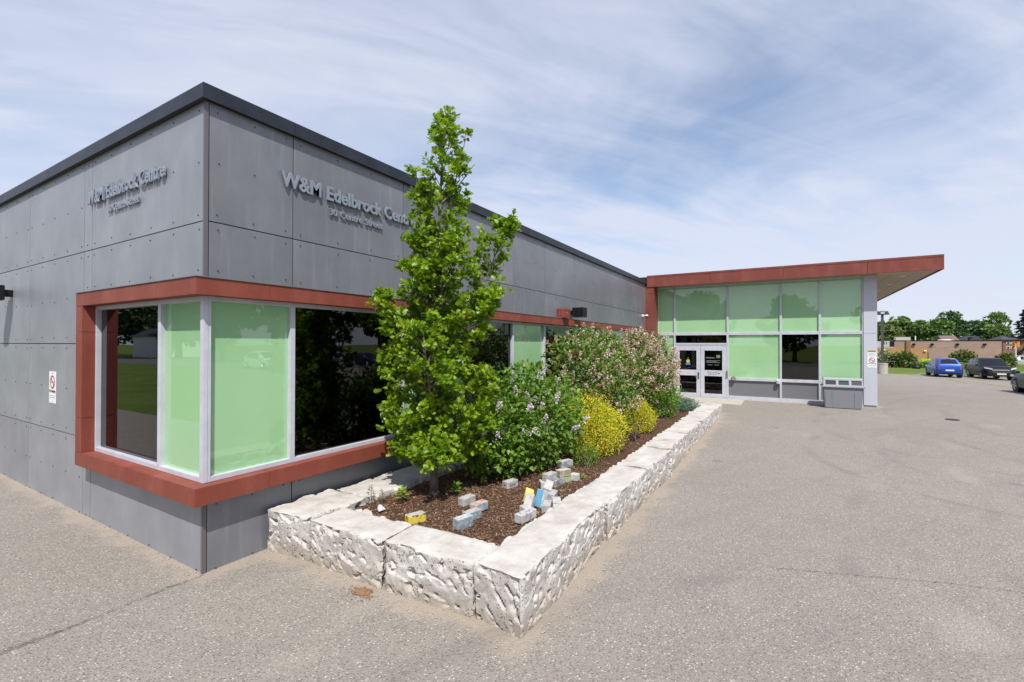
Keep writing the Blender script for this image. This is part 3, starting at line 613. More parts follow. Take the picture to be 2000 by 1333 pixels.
mb = MB(); mb.add([fpt('E', -5.82, -0.2, 1.045), fpt('E', -5.62, -0.2, 1.045), fpt('E', -5.58, -0.16, 1.16), fpt('E', -5.80, -0.18, 1.10), fpt('E', -5.82, -0.205, 1.046), fpt('E', -5.62, -0.205, 1.046), fpt('E', -5.58, -0.165, 1.161), fpt('E', -5.80, -0.185, 1.101)], [(0, 1, 2, 3), (7, 6, 5, 4), (0, 4, 5, 1), (1, 5, 6, 2), (2, 6, 7, 3), (3, 7, 4, 0)]); tag(mb.build('paper_sheets', M['white']), 'curled white papers on desk behind entrance window', 'papers')

# ------------------------------------------------------------------ small fittings
def wall_lamp(face, a, label):
    x = fpt(face, a, 0, 0); tl = thing('wall_lamp', label, 'lamp', (x[0], x[1], 3.12), group='black box wall lamps')
    mb = MB()
    def lb(a0, a1, o0, o1, z0, z1):
        if face == 'R': mb.box(a0, -o1, z0, a1, -o0, z1)
        else: mb.box(-o1, a0, z0, -o0, a1, z1)
    lb(-0.15, 0.15, 0.12, 0.44, 0.03, 0.29); mb.build('housing', M['black'], tl, bevel=0.008)
    mb = MB(); lb(-0.06, 0.06, 0.001, 0.12, 0.10, 0.22); mb.build('bracket', M['black'], tl, bevel=0.004)
    mb = MB(); lb(-0.12, 0.12, 0.15, 0.41, 0.018, 0.03); mb.build('lens', mat('lens', (0.5, 0.5, 0.48), 0.3), tl)
wall_lamp('L', 6.62, 'black box wall lamp on the left wall above the no smoking sign')
wall_lamp('R', 9.45, 'black box wall lamp next to red box above long facade window')
jb = thing('red_alarm_box', 'small red metal box on the red beam beside a black lamp', 'alarm box', (8.72, -0.01, 3.09))
mb = MB(); mb.box(-0.16, -0.24, 0.0, 0.16, 0.0, 0.25); mb.build('housing', M['red'], jb, bevel=0.008)
mb = MB(); mb.box(-0.165, -0.245, 0.19, 0.165, 0.0, 0.205).box(-0.17, -0.15, 0.06, -0.16, -0.10, 0.15); mb.build('lid', M['red2'], jb)
mb = MB(); mb.ball((-0.05, -0.243, 0.13), 0.012, 0, 4); mb.build('lock', M['steel'], jb)
sc_ = thing('security_camera', 'small white dome security camera near the end of grey facade', 'camera', (16.85, 0, 3.6))
mb = MB(); mb.box(-0.05, -0.05, -0.05, 0.05, 0.0, 0.05).cyl((0, -0.04, 0), (0, -0.16, 0.0), 0.025, n=10); mb.build('bracket', M['white'], sc_, bevel=0.004)
mb = MB(); mb.ball((0, -0.19, -0.02), 0.058, 0, 8); mb.build('dome', M['white'], sc_, smooth=True)
mb = MB(); mb.ball((-0.02, -0.2, -0.055), 0.05, 0, 6); mb.build('lens', M['black'], sc_, smooth=True)
def no_smoking(face, a0, a1, z0, z1, o, label):
    """a0 is the reader's left edge"""
    w, h = abs(a1 - a0), z1 - z0; s = 1 if a1 > a0 else -1
    def q(mb, u0, u1, v0, v1, d0, d1, m=0):
        A = sorted((a0 + s * u0 * w, a0 + s * u1 * w)); fb(mb, face, A[0], A[1], o + d0, o + d1, z0 + v0 * h, z0 + v1 * h, m)
    t_ = thing('no_smoking_sign', label, 'sign'); 
    mb = MB(); q(mb, 0, 1, 0, 1, 0.0, 0.004); mb.build('plate', M['white'], t_, bevel=0.0015)
    ca, cz, rr = (a0 + a1) / 2, z0 + h * 0.665, w * 0.34; mb = MB(); vs = []; fs = []; n = 28
    for i in range(n):
        th = 2 * math.pi * i / n
        for r_ in (rr, rr * 0.78): vs.append(fpt(face, ca + math.cos(th) * r_, o + 0.0062, cz + math.sin(th) * r_))
    for i in range(n): fs.append((2 * i, 2 * i + 1, 2 * ((i + 1) % n) + 1, 2 * ((i + 1) % n)))
    mb.add(vs, fs); k = rr * 0.86; d = 0.707 * k; e = rr * 0.09
    mb.add([fpt(face, ca - s * d + s * e, o + 0.0064, cz + d + e), fpt(face, ca - s * d - s * e, o + 0.0064, cz + d - e), fpt(face, ca + s * d - s * e, o + 0.0064, cz - d - e), fpt(face, ca + s * d + s * e, o + 0.0064, cz - d + e)], [(0, 1, 2, 3)])
    mb.build('prohibition_ring', M['signred'], t_)
    mb = MB(); q(mb, 0.28, 0.64, 0.655, 0.675, 0.0045, 0.0055); q(mb, 0.66, 0.72, 0.655, 0.675, 0.0045, 0.0055); mb.build('cigarette_symbol', M['signink'], t_)
    letters(t_, 'No Smoking', face, a0 + s * w * 0.08, a0 + s * w * 0.92, z0 + h * 0.34, w * 0.12 * (1.3 if h / w < 1.7 else 1.5), o + 0.0042, o + 0.0058, M['signink'], 0.015, 'lettering', True)
    mb = MB()
    for v_ in (0.225, 0.165): q(mb, 0.12, 0.88, v_, v_ + 0.018, 0.0045, 0.0055)
    mb.build('small_print', M['greyink'], t_)
    mb = MB()
    for v_ in (0.05, 0.95): mb.cyl(fpt(face, ca, o + 0.004, z0 + v_ * h), fpt(face, ca, o + 0.008, z0 + v_ * h), w * 0.035, n=8)
    mb.build('screw', M['steel'], t_)
no_smoking('L', 4.66, 4.355, 1.475, 1.965, 0.002, 'white no smoking sign on grey panel left of the corner window')
no_smoking('E', -7.625, -7.89, 1.59, 1.99, 0.062, 'white no smoking sign on the pale entrance pillar')
ns = thing('notice_plate', 'yellow and white notice plate above no smoking sign on pillar', 'sign')
mb = MB(); fb(mb, 'E', -7.885, -7.63, 0.0615, 0.065, 2.0, 2.215); mb.build('plate', M['white'], ns)
mb = MB(); fb(mb, 'E', -7.88, -7.635, 0.065, 0.067, 2.145, 2.21); mb.build('yellow_band', M['signyel'], ns)
mb = MB(); fb(mb, 'E', -7.86, -7.655, 0.067, 0.069, 2.165, 2.19); mb.build('band_print', M['signink'], ns)
mb = MB(); [fb(mb, 'E', -7.86, -7.66, 0.065, 0.067, z, z + 0.008) for z in (2.03, 2.055, 2.08, 2.105)]; mb.build('small_print', M['greyink'], ns)
pb = thing('door_push_button', 'round steel door push plate beside the entrance doors', 'push button', (17.98, -3.34, 1.03))
mb = MB(); mb.cyl((0.06, 0, 0), (-0.03, 0, 0), 0.085, n=22); mb.build('plate', M['steel'], pb, bevel=0.004)
mb = MB(); mb.cyl((-0.031, 0, 0), (-0.035, 0, 0), 0.05, n=18); mb.build('wheelchair_symbol', mat('brass_disc', (0.32, 0.27, 0.17), 0.4), pb)
eo = thing('outdoor_socket', 'small white socket box on the entrance sill mullion', 'socket', (17.98, -4.9, 0.98))
mb = MB(); mb.box(-0.04, -0.06, -0.08, 0.05, 0.06, 0.08); mb.build('box', M['white'], eo, bevel=0.006); mb = MB(); mb.box(-0.05, -0.045, -0.05, -0.0405, 0.045, 0.05); mb.build('cover', M['alu'], eo, bevel=0.003)
cr = thing('card_reader', 'dark narrow card reader on door frame edge', 'card reader', (XE - 0.035, -3.10, 1.2)); mb = MB(); mb.box(-0.03, -0.03, -0.13, 0.0, 0.03, 0.13); mb.build('body', M['spandrel'], cr, bevel=0.004)
# recycling bin with three openings
bn = thing('recycling_bin', 'grey plastic three stream recycling bin by the entrance pillar', 'bin', (17.28, -6.84, gz(17, -7)))
mbin = mat('bin_plastic', (0.20, 0.21, 0.23), 0.5); mlid = mat('bin_lid', (0.30, 0.315, 0.345), 0.45)
def frus(mb, y0, y1, z0, y0b, y1b, z1, x0, x1, x0b, x1b):
    mb.add([(x0, y0, z0), (x1, y0, z0), (x1, y1, z0), (x0, y1, z0), (x0b, y0b, z1), (x1b, y0b, z1), (x1b, y1b, z1), (x0b, y1b, z1)], [(3, 2, 1, 0), (4, 5, 6, 7), (0, 1, 5, 4), (1, 2, 6, 5), (2, 3, 7, 6), (3, 0, 4, 7)])
mb = MB(); frus(mb, -0.52, 0.52, 0.0, -0.56, 0.56, 0.72, -0.28, 0.28, -0.31, 0.31); mb.build('body', mbin, bn, bevel=0.015)
for y0, y1 in ((-0.50, -0.32), (-0.30, 0.31), (0.33, 0.50)):
    mb = MB(); frus(mb, y0, y1, 0.02, y0 - 0.01, y1 + 0.01, 0.58, -0.287, -0.24, -0.314, -0.26); mb.build('front_panel', mbin, bn, bevel=0.006)
mb = MB(); mb.box(-0.36, -0.62, 0.72, 0.34, 0.62, 0.775); mb.build('rim', mlid, bn, bevel=0.012)
mb = MB(); fr_y = [-0.56, -0.53, -0.235, -0.165, 0.13, 0.20, 0.50, 0.56]
def hood(y0, y1, za, zb):
    xa = -0.31 + (za - 0.775) * 0.35; xb = -0.31 + (zb - 0.775) * 0.35
    frus(mb, y0, y1, za, y0, y1, zb, xa, xa + 0.05, xb, xb + 0.05)
for y0, y1 in ((-0.56, -0.52), (-0.24, -0.165), (0.125, 0.20), (0.50, 0.56)): hood(y0, y1, 0.775, 1.0)
for y0, y1 in ((-0.52, -0.24), (-0.165, 0.125), (0.20, 0.50)): hood(y0, y1, 0.775, 0.815); hood(y0, y1, 0.965, 1.0)
frus(mb, -0.56, 0.56, 1.0, -0.555, 0.555, 1.04, -0.24, 0.28, -0.22, 0.26); mb.box(0.24, -0.56, 0.775, 0.28, 0.56, 1.0); mb.box(-0.22, 0.53, 0.776, 0.24, 0.559, 0.999); mb.box(-0.22, -0.559, 0.776, 0.24, -0.53, 0.999)
mb.build('lid', mlid, bn)
for (y0, y1), c_ in zip(((0.20, 0.50), (-0.165, 0.125), (-0.52, -0.24)), ((0.015, 0.018, 0.03), (0.006, 0.05, 0.045), (0.05, 0.047, 0.043))):
    mb = MB(); frus(mb, y0, y1, 0.81, y0, y1, 0.97, -0.27, -0.25, -0.215, -0.195); mb.build('opening_flap', mat('flap', c_, 0.6), bn)

# ------------------------------------------------------------------ stone planter
pl = thing('stone_planter', 'rough white limestone block planter wall around the garden bed', 'planter')
def rock(corners, z0, z1, seed, res=0.035, rough=0.037, facets=True, toprough=0.012):
    """block from 4 plan corners (ccw), displaced so the sides read as split rock"""
    c = [Vector((x, y, 0)) for x, y in corners]
    lu = (c[1] - c[0]).length; lv = (c[3] - c[0]).length; lw = z1 - z0
    nu, nv, nw = max(4, int(lu / res)), max(4, int(lv / res)), max(4, int(lw / res))
    nu, nv, nw = min(nu, 150), min(nv, 150), min(nw, 42)
    idx = {}; vs = []; fs = []
    cen = sum(c, Vector()) / 4; so_ = Vector((seed * 7.3, seed * 3.1, seed * 1.7))
    def vert(i, j, k):
        if (i, j, k) in idx: return idx[(i, j, k)]
        u, v, w = i / nu, j / nv, k / nw
        p = c[0].lerp(c[1], u).lerp(c[3].lerp(c[2], u), v); p.z = z0 + lw * w
        nrm = Vector((0, 0, 0))
        if i == 0: nrm -= (c[1] - c[0]).normalized()
        if i == nu: nrm += (c[1] - c[0]).normalized()
        if j == 0: nrm -= (c[3] - c[0]).normalized()
        if j == nv: nrm += (c[3] - c[0]).normalized()
        top = 1 if k == nw else 0
        if top: nrm += Vector((0, 0, 1))
        if nrm.length < 1e-6: nrm = Vector((0, 0, 1))
        nrm.normalize()
        q = p * 1.0 + so_
        d = 0
        sidew = 0 if (top and 0 < i < nu and 0 < j < nv) else 1
        if sidew:
            a_ = q.x * 0.8 + q.y * 0.8; qq = Vector((a_ * 0.75 + q.z * 0.65, (q.x - q.y) * 0.6, q.z * 0.75 - a_ * 0.65))
            d += rough * 0.7 * noise.noise(q * 2.3)
            endc = min(abs(i), abs(nu - i)) / nu * lu if lu > lv else min(abs(j), abs(nv - j)) / nv * lv; d -= 0.022 * max(0, 1 - endc / 0.05)
            for sc1, amp in ((3.2, 0.42), (7.0, 0.15), (19.0, 0.07)):
                qs = Vector((qq.x * sc1 * 0.8, qq.y * sc1, qq.z * sc1 * 1.1)); vd = noise.voronoi(qs); p1 = vd[1][0]; cv = noise.cell_vector(p1 * 7.31)
                d += rough * amp * (cv.dot(qs - p1) * 1.25 + (cv.x - 0.0) * 0.45)
            pit = noise.noise(Vector((qq.x * 13, qq.y * 13, qq.z * 20)))
            if pit > 0.27: d -= rough * 3.8 * (pit - 0.27)
            if top: d = d * 0.85 - 0.008 + 0.026 * noise.noise(q * 4.5) + 0.012 * noise.noise(q * 13)
        else:
            d += toprough * noise.noise(q * 2.2) * 1.6 - 0.5 * toprough * abs(noise.noise(q * 5)) + toprough * 0.6 * noise.noise(q * 7)
            e = min(u * lu, (1 - u) * lu, v * lv, (1 - v) * lv)
            d -= 0.012 * max(0, 1 - e / 0.05)
        p = p + nrm * d
        if sidew: p.z += 0.015 * noise.noise(q * 6)
        idx[(i, j, k)] = len(vs); vs.append(p); return idx[(i, j, k)]
    for i in range(nu):
        for j in range(nv): fs.append((vert(i, j, nw), vert(i + 1, j, nw), vert(i + 1, j + 1, nw), vert(i, j + 1, nw)))
    for i in range(nu):
        for k in range(nw):
            fs.append((vert(i, 0, k), vert(i + 1, 0, k), vert(i + 1, 0, k + 1), vert(i, 0, k + 1)))
            fs.append((vert(i + 1, nv, k), vert(i, nv, k), vert(i, nv, k + 1), vert(i + 1, nv, k + 1)))
    for j in range(nv):
        for k in range(nw):
            fs.append((vert(0, j + 1, k), vert(0, j, k), vert(0, j, k + 1), vert(0, j + 1, k + 1)))
            fs.append((vert(nu, j, k), vert(nu, j + 1, k), vert(nu, j + 1, k + 1), vert(nu, j, k + 1)))
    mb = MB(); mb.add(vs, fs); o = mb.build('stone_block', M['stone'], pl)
    try:
        me = o.data; me.polygons.foreach_set('use_smooth', [True] * len(me.polygons)); me.set_sharp_from_angle(angle=R(26))
    except Exception: pass
    return o
g = 0.016
rock([(0.72, -0.70), (1.56, -0.72), (1.56, -0.06), (0.64, -0.06)], -0.08, 0.482, 1, 0.0145)
rock([(0.74, -1.83), (1.22, -1.80), (1.20, -0.715 - g), (0.72, -0.70 - g)], -0.08, 0.470, 2, 0.0145)
rock([(0.80, -2.88), (1.26, -2.92), (1.22, -1.80 - g), (0.74, -1.83 - g)], -0.08, 0.484, 3, 0.0145)
rock([(0.76, -3.38), (2.92, -3.33), (2.92, -2.86), (0.80, -2.89)], -0.08, 0.500, 4, 0.0145)
g = 0.009; xs = [2.93, 4.75, 6.3, 8.1, 9.9, 11.7, 13.85]
for i, (a, b_) in enumerate(zip(xs, xs[1:])):
    rock([(a + g, -3.35 - 0.04 * random.random()), (b_, -3.37 - 0.05 * random.random()), (b_, -2.84), (a + g, -2.86)], -0.06 + gz(a, -3.4), 0.468 + 0.008 * ((i * 7) % 3) / 2 + 0.003 * i, 5 + i, 0.019 + 0.005 * i)
rock([(13.35, -2.83), (13.9, -2.83), (13.9, -1.3), (13.35, -1.3)], 0.05, 0.47, 14, 0.05)
rock([(13.35, -1.28), (13.9, -1.28), (13.9, -0.1), (13.35, -0.1)], 0.05, 0.47, 15, 0.05)
xs = [1.57, 3.4, 5.2, 7.4]
for i, (a, b_) in enumerate(zip(xs, xs[1:])): rock([(a + g, -0.72 - 0.03 * i), (b_, -0.70), (b_, -0.08), (a + g, -0.08)], 0.0, 0.468, 20 + i, 0.03)
# mulch bed
def bedz(x, y): return 0.395 + 0.03 * noise.noise(Vector((x * 1.4, y * 1.4, 3))) + 0.012 * noise.noise(Vector((x * 6, y * 6, 1)))
xs = np.arange(1.0, 13.5, 0.07); ys = np.arange(-2.98, -0.3, 0.07)
bed = struct(sheet('garden_bed', [[(float(x), float(y), bedz(x, y)) for x in xs] for y in ys], M['mulch']))
def instmesh(name, tv, tf, P, Rm, S, mat_, parent=None):
    """merge many copies of a small triangle template into one mesh. P n,3  Rm n,3,3  S n or n,3"""
    tv = np.asarray(tv, float); tf = np.asarray(tf, int); n = len(P); k = len(tv)
    S = np.asarray(S, float); S = S[:, None] if S.ndim == 1 else S
    V = np.einsum('nij,nkj->nki', Rm, tv[None] * S[:, None, :]) + np.asarray(P)[:, None, :]
    F = (tf[None] + (np.arange(n) * k)[:, None, None]).reshape(-1, 3)
    me = bpy.data.meshes.new(name); me.vertices.add(n * k); me.vertices.foreach_set('co', V.ravel().astype(np.float32))
    me.loops.add(len(F) * 3); me.loops.foreach_set('vertex_index', F.ravel().astype(np.int32)); me.polygons.add(len(F))
    me.polygons.foreach_set('loop_start', (np.arange(len(F)) * 3).astype(np.int32)); me.materials.append(mat_)
    me.update(calc_edges=True); me.validate()
    o = bpy.data.objects.new(name, me); COL.objects.link(o)
    if parent: o.parent = parent
    return o
def unit(a): return a / (np.linalg.norm(a, axis=-1, keepdims=True) + 1e-9)
def frames(axis, nrm):
    """rotation with local +Y along axis, +Z near nrm"""
    y = unit(axis); x = unit(np.cross(y, nrm)); z = np.cross(x, y); return np.stack([x, y, z], -1)
def randdir(n): return unit(rng.normal(size=(n, 3)))
n = 20000; near = rng.random(n) < 0.72
X = np.where(near, rng.uniform(1.22, 4.6, n), rng.uniform(4.4, 13.3, n)); Y = rng.uniform(-2.88, -0.72, n)
Z = np.array([bedz(float(x), float(y)) for x, y in zip(X, Y)]) + rng.uniform(0.0, 0.012, n)
axd = randdir(n); axd[:, 2] *= 0.35; nr = randdir(n) * 0.5 + np.array([0, 0, 1.0])
S = np.stack([rng.uniform(0.003, 0.0085, n), rng.uniform(0.010, 0.045, n), np.ones(n) * 0.004], 1)
chip_v = [(-1, -.5, 0), (1, -.5, 0), (.7, .5, 0), (-.8, .5, 0), (0, 0, 1)]; chip_f = [(0, 1, 4), (1, 2, 4), (2, 3, 4), (3, 0, 4)]
ch = instmesh('mulch_chips', chip_v, chip_f, np.stack([X, Y, Z], 1), frames(axd, nr), S, M['chips'], bed); stuff(ch)

# ------------------------------------------------------------------ bricks in the bed
def brickmat(name, c1, c2, seed, c3=None, sc=9.0):
    m = mat(name, c1, 0.85, spec=0.2); t, b = nodes(m); tcn = N(t, 'ShaderNodeTexCoord'); V = vmap(t, tcn.outputs['Object'], (1, 1, 1), (0, 0, 0), (seed * 1.7, seed * 0.9, seed))
    a = noise_n(t, V, sc * 1.4, 4, 0.55); f = noise_n(t, V, 60, 4)
    c = mixrgb(t, mrange(t, a.outputs[0], 0.46, 0.54), c1, c2)
    if c3:
        a2 = noise_n(t, vmap(t, V, (1, 1, 1), (0, 0, 0), (3, 8, 1)), sc * 1.8, 3); c = mixrgb(t, mrange(t, a2.outputs[0], 0.54, 0.60), c, c3)
    c = mixrgb(t, mrange(t, f.outputs[0], 0.48, 0.7, 0, 0.5), c, (0.36, 0.35, 0.34)); L(t, c, b.inputs['Base Color']); bump(t, b, f.outputs[0], 0.4, 0.004); return m
GREY = (0.40, 0.385, 0.38); GR2 = (0.31, 0.30, 0.30)
B_ = {k: brickmat('brick_' + k, *v) for k, v in dict(
    grey=(GREY, GR2, 1), pale=((0.50, 0.49, 0.47), GREY, 2), yellowdark=((0.58, 0.46, 0.05), (0.58, 0.44, 0.04), 3, (0.10, 0.07, 0.05)), red=((0.40, 0.38, 0.34), (0.16, 0.27, 0.38), 4, (0.34, 0.33, 0.24)),
    bluegrey=((0.17, 0.25, 0.31), (0.33, 0.33, 0.31), 5, (0.13, 0.17, 0.22)), faces=((0.40, 0.46, 0.52), (0.42, 0.41, 0.40), 6, (0.30, 0.20, 0.17)), yellow=((0.68, 0.58, 0.12), (0.66, 0.55, 0.11), 7),
    blue=((0.09, 0.30, 0.47), (0.08, 0.28, 0.45), 8), green=((0.36, 0.37, 0.16), (0.22, 0.33, 0.36), 9, (0.45, 0.40, 0.12)), pattern=((0.36, 0.30, 0.24), (0.20, 0.24, 0.12), 10, (0.36, 0.16, 0.13)), dark=((0.30, 0.30, 0.29), (0.13, 0.15, 0.15), 11)).items()}
heartm = mat('heart_paint', (0.45, 0.03, 0.04), 0.6)
def brick(loc, yaw, pitch, roll, key, label, tops=None, l=0.213, w=0.105, h=0.098):
    """key paints the sides; tops paints the top face if different"""
    mb = MB(); mb.box(-l / 2, -w / 2, -h / 2, l / 2, w / 2, h / 2); mb.m[1] = 1 if tops else 0
    o = mb.build('painted_brick' if key not in ('grey', 'pale') else 'concrete_brick', [B_[key], B_[tops or key]], None, bevel=0.006, seg=1)
    o.location = loc; o.rotation_euler = (R(roll), R(pitch), R(yaw)); tag(o, label, 'brick', 'bricks in the garden bed'); return o
redtop = B_['redtop'] = brickmat('brick_redtop', (0.48, 0.20, 0.15), (0.45, 0.37, 0.33), 12)
brick((1.40, -1.66, 0.455), -22, 0, 0, 'yellowdark', 'yellow brick with dark painted streaks near the front stone', 'grey')
brick((2.17, -1.80, 0.455), -8, 0, 0, 'grey', 'plain grey concrete brick beside the red topped brick')
brick((2.05, -2.07, 0.465), -8, 0, 0, 'red', 'brick with red top and blue side at end of blue row', 'redtop')
brick((1.575, -2.19, 0.455), -12, 0, 0, 'bluegrey', 'front most blue painted brick of the short row', 'pale', h=0.12)
brick((1.815, -2.135, 0.45), -12, 0, 0, 'bluegrey', 'blue sided brick in middle of the short row', 'grey')
lv = brick((3.05, -1.90, 0.45), -14, 0, 0, 'grey', 'grey brick painted with a heart and the word love')
brick((2.07, -2.67, 0.45), -8, 0, 0, 'faces', 'pale blue brick with brown dots nearest the corner stone')
brick((2.24, -2.63, 0.45), 62, 0, 0, 'pale', 'whitish brick partly hidden behind the pale blue brick', None)
brick((2.40, -2.56, 0.485), 8, -42, 0, 'grey', 'grey brick tilted up against the yellow brick')
brick((2.60, -2.44, 0.50), 25, -8, 20, 'yellow', 'bright yellow painted brick lying on the brick heap')
brick((2.575, -2.63, 0.50), -6, -66, 0, 'pale', 'brick with one blue face leaning steeply in the heap', 'blue')
brick((2.93, -2.55, 0.53), 15, -14, 14, 'pale', 'pale brick resting slanted behind the blue brick')
brick((2.88, -2.63, 0.455), 12, 0, 6, 'grey', 'grey brick on the mulch right behind the blue brick')
brick((2.49, -2.75, 0.45), 20, 0, 0, 'grey', 'worn grey brick lying in front of the blue brick')
brick((2.66, -2.80, 0.45), 28, 0, 0, 'pale', 'pale brick wedged against the planter stone')
h15 = brick((3.34, -2.37, 0.55), -10, 0, 0, 'grey', 'grey brick with a painted heart on its end, stacked high')
brick((3.27, -2.31, 0.45), 40, 0, 0, 'pale', 'whitish brick standing under the heart brick on the left', l=0.14)
brick((3.45, -2.43, 0.45), -12, 0, 0, 'dark', 'dark grey brick under the heart brick on the right')
brick((3.66, -2.46, 0.45), -22, 0, 0, 'green', 'yellow green brick at the bottom of the rear stack')
brick((3.62, -2.45, 0.548), -24, 0, 0, 'pattern', 'brown and green patterned brick in middle of rear stack', 'pale')
brick((3.76, -2.42, 0.645), -26, 0, 0, 'dark', 'dark patterned brick on top of the rear stack', 'grey')
brick((3.76, -2.57, 0.47), 90, 0, 0, 'pale', 'white rounded brick end behind the rear stack', l=0.12)
# love lettering and hearts as thin paint on the bricks
def heart(parent, o, s, face):
    pts = []
    for i in range(24):
        th = 2 * math.pi * i / 24; x = 16 * math.sin(th) ** 3; y = 13 * math.cos(th) - 5 * math.cos(2 * th) - 2 * math.cos(3 * th) - math.cos(4 * th); pts.append((x / 17 * s, y / 17 * s))
    mb = MB(); mb.add([(o[0], o[1] - x, o[2] + y) for x, y in pts], [tuple(range(24))]); return mb.build('painted_heart', face, parent)
heart(lv, (-0.1085, 0.0, 0.0), 0.022, heartm); heart(h15, (-0.1085, 0, 0), 0.026, M['white']); heart(h15, (-0.1095, 0, 0), 0.017, M['bark'])
cu_ = letters(lv, 'love', 'R', -0.055, 0.055, -0.025, 0.055, 0.053, 0.054, M['signink'], 0.0, 'painted_lettering', True)
mb = MB(); rnd = random.Random(3)
bmv = [(-.06, -.03, 0), (.05, -.04, 0), (.065, .02, 0), (-.02, .05, 0), (-.055, -.02, .05), (.0, -.03, .055), (.045, .015, .03), (-.015, .03, .06), (-.03, -.012, .085)]
mb.add([(1.48 + x, -1.03 + y, 0.40 + z) for x, y, z in bmv], [(0, 1, 5, 4), (1, 2, 6, 5), (2, 3, 7, 6), (3, 0, 4, 7), (4, 5, 8), (5, 6, 7), (5, 7, 8), (7, 4, 8), (3, 2, 1, 0)])
tag(mb.build('white_rock', M['white'], bevel=0.006), 'bright white angular rock on mulch near the left seedling', 'rock')

# ------------------------------------------------------------------ plants
def leaf_tmpl(half, fold=0.18, droop=0.12):
    """half outline [(x,y)] from base to tip; mirrored, folded along the midrib"""
    k = len(half); vs = []; fs = []
    for x, y in half: vs.append((0, y, -droop * y * y))
    for s in (-1, 1):
        o = len(vs)
        for x, y in half: vs.append((s * x, y, abs(x) * fold - droop * y * y))
        for i in range(k - 1):
            a, b_, c_, d_ = i, i + 1, o + i + 1, o + i
            tri = [(a, b_, c_), (a, c_, d_)]
            for t3 in tri:
                P3 = [np.array(vs[q]) for q in t3]
                if np.linalg.norm(np.cross(P3[1] - P3[0], P3[2] - P3[0])) < 1e-7: continue
                fs.append(t3 if s == -1 else t3[::-1])
    return np.array(vs), np.array(fs)
OAK = leaf_tmpl([(0.0, 0.0), (0.10, 0.16), (0.30, 0.28), (0.11, 0.40), (0.42, 0.54), (0.15, 0.66), (0.38, 0.84), (0.14, 0.92), (0.0, 1.0)], 0.25, 0.15)
HEARTL = leaf_tmpl([(0.0, 0.0), (0.27, 0.12), (0.34, 0.36), (0.19, 0.72), (0.0, 1.0)], 0.25, 0.25)
LANCE = leaf_tmpl([(0.0, 0.0), (0.19, 0.40), (0.0, 1.0)], 0.3, 0.2)
FAR = (np.array([(-.5, 0, 0), (.5, .1, .12), (.35, .9, -.1), (-.4, .8, .1)]), np.array([(0, 1, 2), (0, 2, 3)]))
def leaves(name, tm, P, axis, size, mat_, parent, up=0.9, jit=0.5, sunw=0.5):
    n = len(P); nr = randdir(n) * jit + np.array([0, 0, up]) + np.array([SUN.x, SUN.y, 0]) * sunw
    return instmesh(name, tm[0], tm[1], P, frames(axis, nr), size, mat_, parent)
CR = np.array([math.sin(YAW), -math.cos(YAW), 0]); CF = np.array([math.cos(YAW), math.sin(YAW), 0])
# oak: columnar young tree
oak = thing('oak_tree', 'young columnar oak tree with lobed leaves in the stone planter', 'tree', (2.28, -1.18, 0.39))
def lp(r, z, d): return CR * r + CF * d + np.array([0, 0, z - 0.39])
lobes = [  # base(r,z,d) tip(r,z,d) radius clusters
    ((0.0, 1.2, 0), (0.13, 5.52, 0), 0.29, 420), ((0.15, 2.0, 0.05), (1.0, 4.10, 0.1), 0.23, 250), ((-0.05, 2.7, 0), (-0.28, 4.85, 0.05), 0.15, 110),
    ((-0.05, 1.7, 0), (-0.70, 3.05, -0.1), 0.20, 150), ((0, 1.1, -0.05), (-0.58, 2.35, 0.05), 0.25, 150), ((0, 0.95, 0), (-0.60, 1.62, -0.1), 0.25, 160), ((0, 0.72, 0), (-0.46, 1.12, -0.1), 0.22, 100), ((0, 0.95, 0), (0.72, 2.0, 0.0), 0.28, 190),
    ((0, 0.75, 0), (0.74, 1.30, 0.05), 0.26, 170), ((0, 1.3, -0.05), (-0.05, 2.6, -0.55), 0.27, 160), ((0, 1.4, 0.1), (0.1, 2.9, 0.55), 0.27, 120), ((0.08, 2.0, 0), (0.85, 3.1, -0.1), 0.22, 140),
    ((0, 3.0, 0), (-0.36, 3.85, -0.05), 0.13, 60), ((0.1, 4.3, 0), (0.55, 4.84, 0), 0.07, 16), ((0, 0.68, -0.1), (0.15, 1.1, -0.5), 0.24, 110), ((0, 2.6, 0), (0.25, 3.7, -0.35), 0.22, 110), ((-0.05, 2.3, 0), (-0.25, 3.4, -0.35), 0.22, 110),
    ((0.05, 3.7, 0), (0.42, 5.25, 0.05), 0.10, 42)]
tw = MB(); br = MB()
tr_pts = [lp(0, 0.39, 0), lp(-0.01, 0.9, 0), lp(0.0, 1.6, 0.02), lp(0.03, 2.5, 0.0), lp(0.02, 3.4, 0.03), lp(0.07, 4.4, 0), lp(0.12, 5.35, 0)]
trunk = MB(); trunk.tube(tr_pts, [0.062, 0.050, 0.044, 0.036, 0.026, 0.016, 0.006], 10)
trunk.cyl(lp(0, 0.36, 0), lp(0, 0.45, 0), 0.085, 0.062, 12)
trunk.build('trunk', M['bark'], oak, smooth=True)
Pc = []; Ac = []
